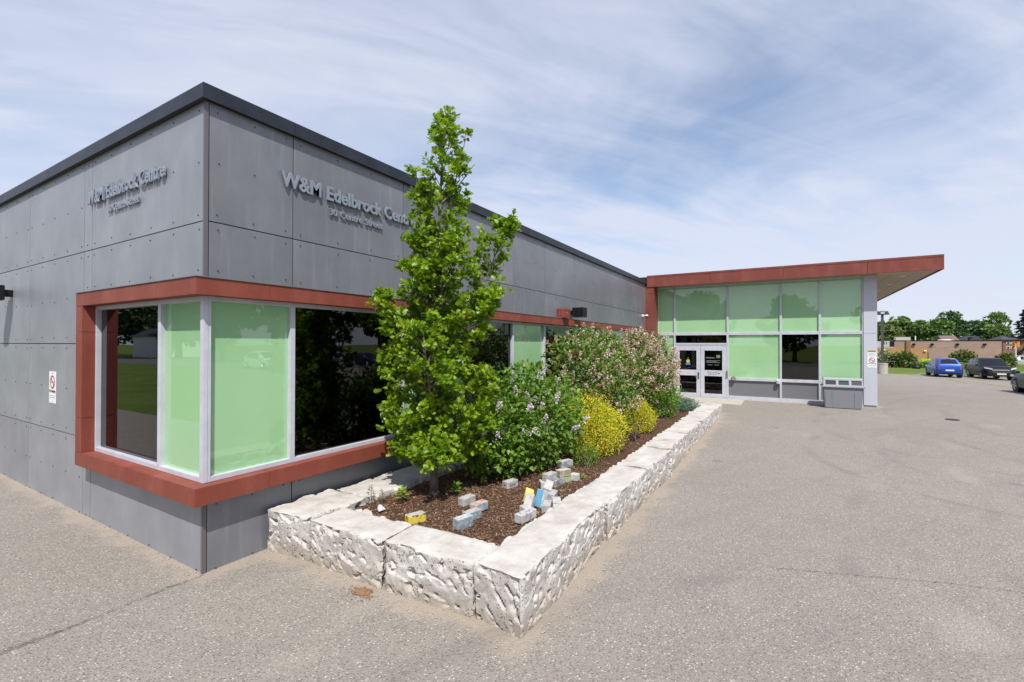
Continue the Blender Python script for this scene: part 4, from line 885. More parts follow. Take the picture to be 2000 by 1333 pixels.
for bi, ti, rad, cnt in lobes:
    b3, t3 = lp(*bi), lp(*ti)
    if bi != lobes[0][0]:
        mid = (b3 + t3) / 2 + np.array([0, 0, -0.08]); mid = b3 * 0.5 + mid * 0.5 + (t3 - b3) * 0.12
        br.tube([b3, mid, t3 * 0.95 + b3 * 0.05], [0.018, 0.012, 0.004], 6)
    d = unit(t3 - b3)
    for i in range(max(4, int(cnt / 3.9))):
        f = 0.10 + 0.90 * rng.random() ** 0.85 if cnt < 400 else 0.02 + 0.98 * rng.random() ** 0.95
        prof = rad * (0.55 + 0.75 * math.sin(math.pi * min(1, f * 0.92 + 0.08))) * (1.0 if f < 0.9 else (1.0 - (f - 0.9) * 6.5))
        v = randdir(1)[0]; v -= d * v.dot(d); v = unit(v) * prof * (0.35 + 0.85 * math.sqrt(rng.random()))
        root = b3 + (t3 - b3) * max(0.0, f - 0.06); tip = b3 + (t3 - b3) * f + v + np.array([0, 0, 0.45 * np.linalg.norm(v)])
        tw.cyl(root, tip, 0.006, 0.002, 4, caps=False)
        for q in range(6):
            g_ = 0.45 + 0.62 * (q + rng.random()) / 6; p = root + (tip - root) * g_ + rng.normal(0, 0.030, 3)
            if p[2] < 0.42 + 0.1 * rng.random(): continue
            Pc.append(p); Ac.append(unit(unit(tip - root) * 0.8 + randdir(1)[0] * 0.6 + np.array([0, 0, 0.5])))
br.build('branch', M['bark'], oak); tw.build('twigs', M['bark'], oak)
Pc = np.array(Pc); Ac = np.array(Ac); k = 6
P5 = np.repeat(Pc, k, 0); A5 = unit(np.repeat(Ac, k, 0) * 0.9 + randdir(len(P5)) * 1.0); sz = rng.uniform(0.045, 0.092, len(P5))
leaves('crown', OAK, P5 + A5 * 0.012, A5, sz, M['oak'], oak, up=0.8, jit=0.75)

def shrub(name, label, cat, base, blobs, tm, n, size, mat_, stems=14, shell=0.55, flowers=None, stemh=0.8, up=0.8, group=None, openness=0.0):
    """blobs: (dx,dy,dz,rx,ry,rz) relative to the base"""
    tt = thing(name, label, cat, base, group=group); bl = np.array(blobs); vol = bl[:, 3] * bl[:, 4] * bl[:, 5]; pr = vol ** (2 / 3) / (vol ** (2 / 3)).sum()
    which = rng.choice(len(bl), n, p=pr); d = randdir(n); rad = (shell + (1 - shell) * rng.random(n) ** 0.6)
    wob = np.array([1 + 0.22 * noise.noise(Vector((float(v[0]) * 3 + 5 * int(w_), float(v[1]) * 3, float(v[2]) * 3))) + 0.10 * noise.noise(Vector((float(v[0]) * 8, float(v[1]) * 8 + 9 * int(w_), float(v[2]) * 8))) for v, w_ in zip(d, which)])
    P = bl[which, :3] + d * bl[which, 3:6] * (rad * wob)[:, None]; ok = P[:, 2] > 0.02; P, d = P[ok], d[ok]
    if openness > 0:
        keep = np.array([noise.noise(Vector((float(p[0]) * 4.5, float(p[1]) * 4.5, float(p[2]) * 4.5))) > -0.35 + openness * 0.3 for p in P]); P, d = P[keep], d[keep]
    A = unit(d * 0.9 + randdir(len(P)) * 0.9 + np.array([0, 0, 0.35]))
    leaves('foliage', tm, P, A, rng.uniform(size * 0.65, size * 1.2, len(P)), mat_, tt, up=up, jit=0.7)
    st = MB()
    for i in range(stems):
        w_ = rng.integers(len(bl)); e = bl[w_, :3] + randdir(1)[0] * bl[w_, 3:6] * 0.75
        if e[2] < 0.15: e[2] = 0.15 + 0.2 * rng.random()
        b0 = np.array([rng.normal(0, 0.06), rng.normal(0, 0.06), -0.03]); mdl = b0 * 0.55 + e * 0.45 + np.array([0, 0, 0.1 * e[2]])
        st.tube([b0, mdl, e], [0.012, 0.008, 0.003], 5)
    st.build('stems', M['bark'], tt)
    if flowers:
        cnt, fmat, flen, fr_, fn, ps = flowers
        which = rng.choice(len(bl), cnt * 4, p=pr); d = randdir(cnt * 4); d[:, 2] = np.abs(d[:, 2]) * 0.9 - 0.25; d = unit(d)
        view = -CF * 0.9 + CR * 0.15 + np.array([0, 0, 0.3]); score = d @ view + rng.normal(0, 0.55, len(d)); sel = np.argsort(-score)[:cnt]
        which, d = which[sel], d[sel]; c_ = bl[which, :3] + d * bl[which, 3:6] * 1.02; okk = c_[:, 2] > 0.1; c_, d = c_[okk], d[okk]
        ax_ = unit(d * 0.8 + np.array([0, 0, 0.7])); m_ = len(c_)
        tpar = rng.random((m_, fn)); rr_ = fr_ * (1 - tpar * 0.75) * np.sqrt(rng.random((m_, fn))); o3 = randdir(m_ * fn).reshape(m_, fn, 3)
        PP = (c_[:, None, :] + ax_[:, None, :] * (tpar * flen)[..., None] + o3 * rr_[..., None]).reshape(-1, 3); AA = unit(o3.reshape(-1, 3) + randdir(m_ * fn) * 0.5)
        leaves('flowers', (np.array([(0, 0, 0), (.5, .4, .15), (0, 1, 0), (-.5, .4, .15)]), np.array([(0, 1, 2), (0, 2, 3)])), PP, AA, rng.uniform(ps * 0.7, ps * 1.3, len(PP)), fmat, tt, up=0.3, jit=1.0)
    return tt
shrub('lilac_shrub', 'green lilac shrub with pale mauve flowers right behind the oak', 'shrub', (3.75, -1.50, 0.40),
      [(-0.35, -0.05, 0.62, 0.62, 0.55, 0.60), (0.30, -0.28, 0.75, 0.72, 0.60, 0.72), (0.0, 0.25, 1.0, 0.68, 0.55, 0.62), (0.75, -0.35, 0.8, 0.55, 0.52, 0.66), (-0.7, 0.1, 0.7, 0.5, 0.45, 0.6), (0.5, 0.0, 1.3, 0.5, 0.45, 0.42)],
      HEARTL, 7600, 0.078, M['lilac_leaf'], 22, 0.5, (44, M['petal'], 0.12, 0.05, 46, 0.022), group='lilac shrubs')
shrub('lilac_shrub', 'tall bushy lilac with faded pinkish brown flowers in mid bed', 'shrub', (7.35, -1.45, 0.40),
      [(-0.8, -0.15, 1.35, 0.80, 0.65, 0.75), (0.2, -0.1, 1.45, 0.95, 0.7, 0.85), (0.9, -0.3, 1.2, 0.8, 0.7, 0.85), (-0.3, -0.35, 0.8, 0.9, 0.7, 0.7), (0.5, 0.2, 1.75, 0.6, 0.5, 0.68), (-0.9, 0.2, 1.7, 0.5, 0.45, 0.5), (1.2, 0.1, 1.9, 0.35, 0.35, 0.42), (-0.2, 0.2, 2.05, 0.32, 0.32, 0.38)],
      HEARTL, 8200, 0.082, M['lilac_far'], 26, 0.5, (135, M['petal_pink'], 0.14, 0.045, 30, 0.026), group='lilac shrubs', openness=0.25)
shrub('lilac_shrub', 'lilac shrub thick with pale pink flowers close to the entrance', 'shrub', (10.8, -1.55, 0.40),
      [(-0.5, 0, 1.45, 0.85, 0.7, 0.85), (0.5, -0.15, 1.45, 0.95, 0.75, 0.85), (0.9, -0.1, 1.05, 0.75, 0.75, 0.85), (0, -0.3, 0.9, 0.9, 0.7, 0.75), (0.1, 0.1, 1.85, 0.6, 0.5, 0.62), (0.75, -0.1, 1.95, 0.4, 0.4, 0.42), (-0.6, 0, 2.0, 0.35, 0.35, 0.40)],
      HEARTL, 6500, 0.08, M['lilac_far'], 22, 0.5, (330, M['petal_pink'], 0.15, 0.05, 26, 0.030), group='lilac shrubs')
shrub('golden_shrub', 'larger golden yellow leaved shrub beside the lilac', 'shrub', (5.45, -2.15, 0.40), [(0, 0, 0.48, 0.62, 0.58, 0.52), (0.2, 0.1, 0.62, 0.5, 0.5, 0.5), (-0.25, -0.05, 0.38, 0.48, 0.5, 0.42), (0.3, -0.2, 0.4, 0.45, 0.42, 0.42)], LANCE, 12000, 0.040, M['spirea'], 34, 0.55, group='golden shrubs')
shrub('green_tuft', 'low green leafy clump at the foot of the larger golden shrub', 'shrub', (4.72, -2.36, 0.40), [(0, 0, 0.12, 0.22, 0.22, 0.2), (0.15, 0.08, 0.2, 0.2, 0.2, 0.2)], LANCE, 1500, 0.035, M['bush_green'], 8, 0.4)
shrub('golden_shrub', 'smaller golden yellow leaved shrub further along the bed', 'shrub', (8.15, -2.25, 0.40), [(0, 0, 0.30, 0.44, 0.42, 0.36), (0.15, 0.1, 0.45, 0.34, 0.34, 0.34), (-0.1, -0.05, 0.25, 0.4, 0.38, 0.3)], LANCE, 7000, 0.038, M['spirea'], 24, 0.55, group='golden shrubs')
shrub('green_shrub', 'small fresh green shrub between golden shrub and blue juniper', 'shrub', (10.6, -2.25, 0.40), [(0, 0, 0.35, 0.55, 0.45, 0.38), (0.35, 0.1, 0.3, 0.45, 0.4, 0.35), (0.5, -0.1, 0.55, 0.3, 0.3, 0.25)], HEARTL, 3200, 0.05, M['bush_green'], 24, 0.45, openness=0.2)
shrub('juniper', 'low bluish green juniper at the far end of planter', 'shrub', (12.2, -2.35, 0.40), [(0, 0, 0.18, 0.55, 0.5, 0.22), (0.35, -0.15, 0.15, 0.5, 0.4, 0.18), (-0.3, 0.1, 0.2, 0.4, 0.4, 0.22)], LANCE, 6000, 0.045, M['juniper'], 14, 0.4)
shrub('spindly_shrub', 'thin arching green shoots rising before the entrance door', 'shrub', (11.7, -2.0, 0.40), [(0.1, -0.1, 0.75, 0.3, 0.3, 0.25), (0.3, -0.3, 0.55, 0.35, 0.3, 0.2)], HEARTL, 260, 0.045, M['bush_green'], 22, 0.3)
for x, y, lb in ((6.55, -2.40, 'dark plum coloured small plant, nearest of three'), (7.0, -2.45, 'dark plum coloured small plant, middle of three'), (7.35, -2.42, 'dark plum coloured small plant beside the smaller golden shrub')):
    shrub('plum_plant', lb, 'plant', (x, y, 0.39), [(0, 0, 0.05, 0.13, 0.12, 0.07)], HEARTL, 130, 0.04, M['plum'], 4, 0.2, group='small plum plants')
def seedling(x, y, h, nl, sz, label, m_, name='seedling'):
    tt = thing(name, label, 'plant', (x, y, 0.39), group='seedlings in the mulch'); P = []; A = []; st = MB()
    for i in range(nl):
        f = (i + 1) / nl; a = i * 2.4 + rng.normal(0, .3); e = 0.25 + 0.5 * f; d = np.array([math.cos(a), math.sin(a), e]); P.append(np.array([0, 0, h * (0.35 + 0.65 * f)]) + unit(d) * h * 0.12 * (1.2 - f)); A.append(unit(d))
    st.cyl((0, 0, -0.02), (0.01, 0, h * 0.95), 0.005, 0.003, 5); st.build('stem', M['bark'], tt)
    leaves('leaves', LANCE, np.array(P), np.array(A), rng.uniform(sz * .7, sz * 1.2, len(P)), m_, tt, up=1.0, jit=0.3)
seedling(1.80, -1.06, 0.17, 26, 0.085, 'bright green seedling, fullest one left of the oak trunk', M['seedling'])
seedling(2.36, -1.48, 0.17, 26, 0.075, 'bright green seedling just right of the oak trunk', M['seedling'])
seedling(2.90, -1.56, 0.14, 9, 0.07, 'tiny sparse green seedling in front of the lilac', M['seedling'])
seedling(1.55, -0.78, 0.24, 40, 0.035, 'thin dull green sprig beside the rear planter stone', M['lilac_far'])
seedling(1.66, -0.86, 0.17, 26, 0.032, 'short brownish sprig between dull sprig and fullest seedling', M['lilac_far'])
seedling(3.95, -2.62, 0.06, 14, 0.05, 'flat green weed on the mulch beside the rear brick stack', M['seedling'])
seedling(3.60, -2.15, 0.10, 14, 0.06, 'small green weed behind the heart brick', M['seedling'])

# ------------------------------------------------------------------ cars
M['tyre'] = mat('tyre', (0.012, 0.012, 0.013), 0.8); M['carglass'] = mat('car_glass', (0.012, 0.014, 0.016), 0.05, spec=0.45)
M['plate'] = mat('number_plate', (0.6, 0.62, 0.66), 0.5); M['taillight'] = mat('tail_light', (0.45, 0.015, 0.015), 0.15, coat=1); M['headlight'] = mat('head_light', (0.5, 0.52, 0.55), 0.1, coat=1); M['chrome'] = mat('chrome', (0.7, 0.7, 0.72), 0.12, 1.0)
def paint(name, c, metal=0.3): return mat(name, c, 0.4, metal, spec=0.2 if sum(c) < 0.2 else 0.3, coat=0.15 if sum(c) < 0.2 else 0.4)
def car(name, label, loc, rz, paint_, st, wb, tr, wr, width, kind='hatch', group='parked cars'):
    """st: stations x, z_low, z_belt, z_top, half width low, half belt, half top ; front is +x"""
    t_ = thing(name, label, 'car', loc, rz, group); hw = width / 2
    prof = []
    for (x, zl, zb, zt, wl, wbt, wt) in st:
        half = [(0, zl), (wl * 0.9, zl), (wl, zl + 0.06), (wl * 1.01, (zl + zb) * 0.5), (wbt, zb - 0.05), (wbt * 0.985, zb), (wt, zt - 0.05 * (zt - zb > 0.2)), (wt * 0.86, zt), (0, zt + 0.015)]
        ring_ = [(x, y, z) for y, z in half] + [(x, -y, z) for y, z in half[-2:0:-1]]
        prof.append(ring_)
    n = len(prof[0]); body = MB(); glass = {}
    roof = [i for i, s in enumerate(st) if s[3] - s[2] > 0.35]; r0, r1 = roof[0], roof[-1]
    vs = [v for r_ in prof for v in r_]; fs = []; gf = []
    for i in range(len(prof) - 1):
        for j in range(n):
            f = (i * n + j, (i + 1) * n + j, (i + 1) * n + (j + 1) % n, i * n + (j + 1) % n)
            jj = j if j <= 7 else None; jm = n - 1 - j
            side_ = j == 5 or j == n - 6; topq = j in (6, 7, n - 7, n - 8)
            if r0 <= i < r1 and side_: gf.append(('side_window', i, j, f))
            elif i == r0 - 1 and (topq or side_): gf.append(('rear_window', i, j, f))
            elif i == r1 and (topq or side_): gf.append(('windscreen', i, j, f))
            fs.append(f)
    fs.append(tuple(range(n - 1, -1, -1))[::-1]); fs.append(tuple(range((len(prof) - 1) * n, len(prof) * n)))
    body.add(vs, fs); bo = body.build('body', paint_, t_)
    bm = bmesh.new(); bm.from_mesh(bo.data); bmesh.ops.recalc_face_normals(bm, faces=bm.faces); bm.to_mesh(bo.data); bm.free()
    bo.data.polygons.foreach_set('use_smooth', [True] * len(bo.data.polygons))
    try: bo.data.set_sharp_from_angle(angle=R(38))
    except Exception: pass
    cen = Vector((0, 0, 0.7)); by = {}
    for nm, i, j, f in gf:
        P4 = [Vector(vs[q]) for q in f]; c_ = sum(P4, Vector()) / 4; nr = (P4[1] - P4[0]).cross(P4[3] - P4[0])
        if nr.length < 1e-9: continue
        nr.normalize(); 
        if nr.dot(c_ - Vector((c_.x * 0.7, 0, 0.9))) < 0: nr = -nr
        ins = 0.90 if nm == 'side_window' else (0.94 if j in (5, n - 6) else 1.0)
        key = nm if nm != 'side_window' else nm + str(j) + '_' + str(i)
        mb_ = by.setdefault(key, MB()); P5 = [c_ + (p - c_) * ins + nr * 0.006 for p in P4]; mb_.add(P5, [(0, 1, 2, 3)])
    for k, mb_ in by.items():
        if not k.startswith('side'):
            cc = sum((Vector(v) for v in mb_.v), Vector()) / len(mb_.v); kk = 0.80 if k.startswith('rear') else 0.93; mb_.v = [tuple(Vector((cc.x, 0, cc.z)) + (Vector(v) - Vector((cc.x, 0, cc.z))) * kk + Vector((0.012 if k == 'windscreen' else -0.012, 0, 0.01))) for v in mb_.v]
        mb_.build(k.rstrip('0123456789_') if k.startswith('side') else k, M['carglass'], t_)
    for sx in (-1, 1):
        for sy in (-1, 1):
            x, y = sx * wb / 2, sy * tr / 2
            a = MB(); a.cyl((x, y - sy * 0.14, wr), (x, sy * hw + sy * 0.004, wr), wr * 1.16, n=24); a.build('wheel_arch', M['black'], t_)
            w = MB(); w.cyl((x, y - sy * 0.1, wr), (x, sy * hw + sy * 0.012, wr), wr, n=24); wo_ = w.build('wheel', M['tyre'], t_, bevel=0.02)
            h_ = MB(); yy = sy * hw + sy * 0.014; h_.cyl((x, yy - sy * 0.03, wr), (x, yy + sy * 0.002, wr), wr * 0.30, n=12)
            for q in range(7):
                an = q * 2 * math.pi / 7; h_.cyl((x, yy, wr), (x + math.cos(an) * wr * 0.66, yy, wr + math.sin(an) * wr * 0.66), 0.028, 0.034, 5)
            n2 = 22; vv = []; ff = []
            for q in range(n2):
                an = 2 * math.pi * q / n2
                for r_ in (wr * 0.62, wr * 0.70): vv.append((x + math.cos(an) * r_, yy + sy * 0.003, wr + math.sin(an) * r_))
            for q in range(n2): ff.append((2 * q, 2 * q + 1, 2 * ((q + 1) % n2) + 1, 2 * ((q + 1) % n2)))
            h_.add(vv, ff); h_.build('rim', M['steel'], wo_)
    xr, xf = st[0][0], st[-1][0]; zb0 = st[1][2]; zf0 = st[-3][3]
    def patch(nm, pts, d, m_):
        c_ = [Vector(p) for p in pts]; k = len(c_); q = MB(); dv = Vector(d); q.add(c_ + [p + dv for p in c_], [tuple(range(k)), tuple(range(2 * k - 1, k - 1, -1))] + [(i, (i + 1) % k, k + (i + 1) % k, k + i) for i in range(k)]); return q.build(nm, m_, t_)
    for sy in (-1, 1):
        yo = sy * hw
        patch('tail_light', [(xr + 0.0, yo * 0.70, zb0 - 0.22), (xr + 0.20, yo * 1.0, zb0 - 0.22), (xr + 0.24, yo * 1.0, zb0 + 0.08), (xr + 0.06, yo * 0.74, zb0 + 0.08)], (-0.045, sy * 0.01, 0), M['taillight'])
        patch('headlight', [(xf - 0.03, yo * 0.55, zf0 - 0.24), (xf - 0.32, yo * 0.97, zf0 - 0.14), (xf - 0.34, yo * 0.97, zf0 - 0.04), (xf - 0.05, yo * 0.55, zf0 - 0.13)], (0.05, sy * 0.012, 0), M['headlight'])
        mm = MB(); xm = st[r1 + 1][0] - 0.35; mm.box(xm - 0.06, yo * 1.0, st[r1][2] + 0.0, xm + 0.06, yo * 1.17, st[r1][2] + 0.13); mm.build('wing_mirror', paint_, t_, bevel=0.03)
    patch('number_plate', [(xr + 0.0, -0.26, 0.50), (xr + 0.0, 0.26, 0.50), (xr + 0.0, 0.26, 0.62), (xr + 0.0, -0.26, 0.62)], (-0.012, 0, 0), M['plate'])
    patch('grille', [(xf + 0.0, -0.48, 0.60), (xf + 0.0, 0.48, 0.60), (xf - 0.005, 0.55, 0.72), (xf - 0.005, -0.55, 0.72)], (0.012, 0, 0), M['black'])
    if kind == 'suv':
        for z in (0.595, 0.715): patch('grille_trim', [(xf, -0.52, z), (xf, 0.52, z), (xf, 0.52, z + 0.025), (xf, -0.52, z + 0.025)], (0.02, 0, 0), M['chrome'])
        patch('number_plate', [(xf, -0.26, 0.40), (xf, 0.26, 0.40), (xf, 0.26, 0.52), (xf, -0.26, 0.52)], (0.015, 0, 0), M['plate'])
    patch('lower_grille', [(xf + 0.0, -0.6, 0.28), (xf + 0.0, 0.6, 0.28), (xf + 0.0, 0.55, 0.38), (xf + 0.0, -0.55, 0.38)], (0.01, 0, 0), M['black'])
    patch('rear_bumper_trim', [(xr, -0.6, 0.27), (xr, 0.6, 0.27), (xr, 0.6, 0.34), (xr, -0.6, 0.34)], (-0.012, 0, 0), M['black'])
    if kind == 'hatch': patch('brake_light', [(st[r0][0] - 0.06, -0.14, st[r0][3] - 0.015), (st[r0][0] - 0.06, 0.14, st[r0][3] - 0.015), (st[r0][0] - 0.06, 0.14, st[r0][3] + 0.035), (st[r0][0] - 0.06, -0.14, st[r0][3] + 0.035)], (0.05, 0, 0), M['taillight'])
    return t_
def hatch_st(w, s=1.0):
    h = w / 2
    return [(-1.90, 0.36, 0.60, 0.66, h*.86, h*.86, h*.70), (-1.84, 0.26, 0.86, 0.93, h*.95, h*.93, h*.74), (-1.78, 0.22, 0.97, 1.04, h*.98, h*.96, h*.80), (-1.40, 0.20, 0.97, 1.45, h, h*.97, h*.70), (-0.7, 0.2, 0.95, 1.525, h, h*.98, h*.74), (0.0, 0.2, 0.93, 1.525, h, h*.98, h*.75), (0.35, 0.2, 0.92, 1.46, h, h*.98, h*.79),
            (1.02, 0.2, 0.90, 0.985, h, h*.97, h*.72), (1.45, 0.22, 0.82, 0.90, h*.98, h*.94, h*.66), (1.78, 0.24, 0.68, 0.76, h*.92, h*.86, h*.56), (1.90, 0.30, 0.52, 0.58, h*.78, h*.74, h*.5)]
def suv_st(w):
    h = w / 2
    return [(-2.20, 0.40, 0.70, 0.78, h*.86, h*.86, h*.70), (-2.14, 0.30, 0.98, 1.06, h*.95, h*.93, h*.74), (-2.02, 0.26, 1.06, 1.14, h*.98, h*.96, h*.74), (-1.62, 0.24, 1.08, 1.56, h, h*.97, h*.77), (-0.8, 0.24, 1.05, 1.645, h, h*.98, h*.79), (-0.05, 0.24, 1.03, 1.645, h, h*.98, h*.79), (0.35, 0.24, 1.01, 1.57, h, h*.98, h*.78),
            (1.08, 0.24, 0.99, 1.09, h, h*.97, h*.74), (1.65, 0.25, 0.92, 1.02, h*.98, h*.95, h*.70), (2.05, 0.27, 0.78, 0.88, h*.93, h*.88, h*.62), (2.20, 0.34, 0.58, 0.66, h*.80, h*.78, h*.55)]
def sedan_st(w):
    h = w / 2
    return [(-2.30, 0.38, 0.66, 0.72, h*.86, h*.84, h*.66), (-2.22, 0.28, 0.88, 0.96, h*.94, h*.92, h*.70), (-1.45, 0.22, 0.96, 1.04, h, h*.97, h*.72), (-0.75, 0.2, 0.95, 1.40, h, h*.97, h*.68), (-0.2, 0.2, 0.94, 1.46, h, h*.98, h*.71), (0.15, 0.2, 0.93, 1.44, h, h*.98, h*.71), (0.45, 0.2, 0.92, 1.36, h, h*.98, h*.70),
            (1.15, 0.2, 0.89, 0.975, h, h*.97, h*.72), (1.75, 0.22, 0.80, 0.88, h*.98, h*.94, h*.66), (2.15, 0.24, 0.66, 0.74, h*.92, h*.86, h*.56), (2.30, 0.30, 0.50, 0.56, h*.78, h*.74, h*.5)]
P_blue = paint('blue_car_paint', (0.012, 0.060, 0.30)); P_dark = paint('charcoal_car_paint', (0.010, 0.011, 0.016), 0.0); P_grey = paint('grey_car_paint', (0.030, 0.031, 0.030)); P_white = paint('white_car_paint', (0.70, 0.70, 0.70), 0.0); P_silver = paint('silver_car_paint', (0.42, 0.43, 0.44)); P_navy = paint('navy_car_paint', (0.02, 0.03, 0.07))
car('hatchback_car', 'bright blue hatchback parked with its rear to the camera', (49.43, -16.36, -0.205), 0.0, P_blue, hatch_st(1.68), 2.45, 1.47, 0.30, 1.68)
car('suv_car', 'charcoal grey crossover parked facing the camera beside blue hatchback', (49.84, -19.29, -0.31), R(182), P_dark, suv_st(1.85), 2.64, 1.61, 0.34, 1.85, 'suv')
car('sedan_car', 'dark grey car cut off by the right picture edge', (29.89 - 1.35, -14.96 - 0.78, gz(29, -15.5)), R(0), P_grey, sedan_st(1.8), 2.70, 1.56, 0.33, 1.8)
car('sedan_car', 'white car far behind at the right edge beyond the crossover', (110.5, -38.6, -0.85), R(80), P_white, sedan_st(1.8), 2.70, 1.56, 0.33, 1.8)
car('suv_car', 'silver vehicle far behind under the orange traffic lights', (98, -35.6, -0.85), R(95), P_silver, suv_st(1.85), 2.64, 1.61, 0.34, 1.85, 'suv')
for i, (x, y, p_, st_, k, lb) in enumerate(((20.5, -33, P_white, hatch_st(1.68), 'hatch', 'white hatchback mirrored in the green corner pane'), (24.0, -33, P_navy, suv_st(1.85), 'suv', 'navy crossover mirrored in the dark facade window'), (27.5, -33, P_silver, sedan_st(1.8), 'sedan', 'silver sedan mirrored in the dark facade window'), (31.5, -33, P_navy, sedan_st(1.8), 'sedan', 'navy sedan mirrored in the dark facade window'))):
    car(k + '_car', lb, (x, y, gz(x, y)), R(90), p_, st_, 2.5 if k == 'hatch' else 2.66, 1.5, 0.32, 1.68 if k == 'hatch' else (1.85 if k == 'suv' else 1.8), k, 'cars across the lot')

# ------------------------------------------------------------------ background: lamp post, brick building, houses
lpz = gz(50, -12.4) - 0.02
lamp = thing('lot_lamp_post', 'dark metal parking lot lamp post on round concrete base', 'lamp post', (50.2, -12.45, lpz))
mb = MB(); mb.cyl((0, 0, -0.1), (0, 0, 0.92), 0.40, n=24).cyl((0, 0, 0.92), (0, 0, 1.0), 0.43, 0.41, n=24); mb.build('concrete_base', M['concrete'], lamp, bevel=0.02)
M['bronze'] = mat('bronze_paint', (0.055, 0.058, 0.05), 0.5)
mb = MB(); mb.box(-0.09, -0.09, 1.02, 0.09, 0.09, 5.35).box(-0.16, -0.16, 1.0, 0.16, 0.16, 1.05); mb.build('post', M['bronze'], lamp)
for s in (-1, 1):
    mb = MB(); mb.add([(-0.2, s * 0.16, 5.62), (0.2, s * 0.16, 5.62), (0.2, s * 0.50, 5.34), (-0.2, s * 0.50, 5.34), (-0.2, s * 0.16, 5.32), (0.2, s * 0.16, 5.32), (0.2, s * 0.36, 5.66), (-0.2, s * 0.36, 5.66)], [(0, 1, 6, 7), (7, 6, 2, 3), (3, 2, 5, 4), (4, 5, 1, 0), (0, 7, 3, 4), (1, 5, 2, 6)]); mb.build('lamp_head', M['bronze'], lamp)
mb = MB(); mb.box(-0.205, -0.159, 5.33, 0.17, 0.159, 5.67); lbk = mb.build('lamp_bracket', M['bronze'], lamp); mb = MB(); mb.box(-0.215, -0.14, 5.42, -0.206, 0.14, 5.60); mb.build('lamp_label', M['alu'], lbk)
def brickwall(name, c1, c2, mortar, sx=1.0):
    m = mat(name, c1, 0.9); t, b = nodes(m); P = pos(t); s_ = N(t, 'ShaderNodeSeparateXYZ'); L(t, P, s_.inputs[0]); c_ = N(t, 'ShaderNodeCombineXYZ'); L(t, mth(t, 'ADD', s_.outputs[1], s_.outputs[0]), c_.inputs[0]); L(t, s_.outputs[2], c_.inputs[1])
    bt = N(t, 'ShaderNodeTexBrick'); L(t, c_.outputs[0], bt.inputs['Vector']); bt.inputs['Color1'].default_value = (*c1, 1); bt.inputs['Color2'].default_value = (*c2, 1); bt.inputs['Mortar'].default_value = (*mortar, 1)
    bt.inputs['Scale'].default_value = 1.0; bt.inputs['Brick Width'].default_value = 0.42; bt.inputs['Row Height'].default_value = 0.2; bt.inputs['Mortar Size'].default_value = 0.018
    nn = noise_n(t, P, 0.8, 5); L(t, mixrgb(t, mrange(t, nn.outputs[0], 0.35, 0.7, 0, 0.35), bt.outputs[0], tuple(x * 0.7 for x in c1)), b.inputs['Base Color']); return m
bb = thing('brick_building', 'long low brown brick commercial building across the lot', 'building', (0, 0, 0)); BX = 112.0
M['brickbrown'] = brickwall('brown_brick', (0.34, 0.225, 0.18), (0.30, 0.195, 0.155), (0.34, 0.26, 0.22)); M['bricktan'] = brickwall('tan_brick', (0.43, 0.235, 0.10), (0.38, 0.205, 0.085), (0.40, 0.27, 0.16)); M['tanband'] = mat('tan_band', (0.42, 0.30, 0.20), 0.8)
mb = MB(); mb.box(BX, -37.5, -1.2, BX + 14, -27.62, 3.15); mb.build('wall', M['brickbrown'], bb)
mb = MB(); mb.box(BX, -27.6, -1.2, BX + 14, -14, 1.95); mb.build('wall', M['bricktan'], bb)
mb = MB(); mb.box(BX, -27.6, 1.955, BX + 14, -22.6, 3.15); mb.build('wall', M['brickbrown'], bb)
mb = MB(); mb.box(BX - 0.02, -22.59, 1.70, BX + 12, -14, 2.05); mb.build('tan_band', M['tanband'], bb)
mb = MB(); mb.box(BX + 0.1, -22.58, 2.06, BX + 12, -14, 3.1); mb.build('pale_sign_board', mat('pale_board', (0.42, 0.43, 0.44), 0.6), bb)
mb = MB(); mb.box(BX - 0.05, -22.7, 2.08, BX + 0.4, -22.1, 3.12); mb.build('downpipe_box', M['black'], bb)
mb = MB(); mb.box(BX - 0.06, -37.55, 3.15, BX + 14, -22.5, 3.27); mb.build('roof_edge', M['black'], bb)
mb = MB(); mb.box(BX - 0.015, -37.5, 1.95, BX, -22.6, 2.04); mb.box(BX - 0.012, -37.5, 0.75, BX, -27.62, 0.81); mb.build('string_course', mat('pale_brick_course', (0.34, 0.25, 0.2), 0.9), bb)
mb = MB(); mb.box(BX - 0.3, -25.05, 0.4, BX, -24.45, 3.3).cyl((BX - 0.35, -24.7, 0.5), (BX - 0.36, -24.7, 0.9), 0.3, n=10); mb.build('rusty_duct', M['rust'], bb)
mb = MB(); mb.box(BX - 0.012, -27.7, -0.5, BX, -27.58, 1.0); mb.build('downpipe', M['black'], bb)
for y in (-25.6, -28.2, -31.7, -35.3):
    mb = MB(); mb.box(BX - 0.32, y - 0.22, 2.35, BX, y + 0.22, 2.68); mb.build('wall_light', M['black'], bb, bevel=0.05)
mb = MB(); mb.box(BX - 0.25, -27.4, 1.15, BX, -27.0, 1.42); mb.build('wall_light', M['white'], bb, bevel=0.05)
mb = MB(); mb.box(BX + 1, -25.3, 3.2, BX + 3, -23.1, 3.9); mb.build('rooftop_unit', mat('rooftop_unit', (0.5, 0.47, 0.43), 0.6), bb)
mb = MB(); mb.cyl((BX + 1, -26.0, 3.2), (BX + 1, -26.0, 4.1), 0.10, n=10); mb.build('vent_pipe', M['white'], bb)
mb = MB(); mb.cyl((BX + 3, -30.6, 3.2), (BX + 3, -30.6, 3.42), 1.1, 0.9, n=16); mb.build('skylight', M['white'], bb)
mb = MB(); mb.box(BX - 0.03, -26.6, -1.1, BX, -22.6, -0.55); mb.build('foundation', M['concrete'], bb)
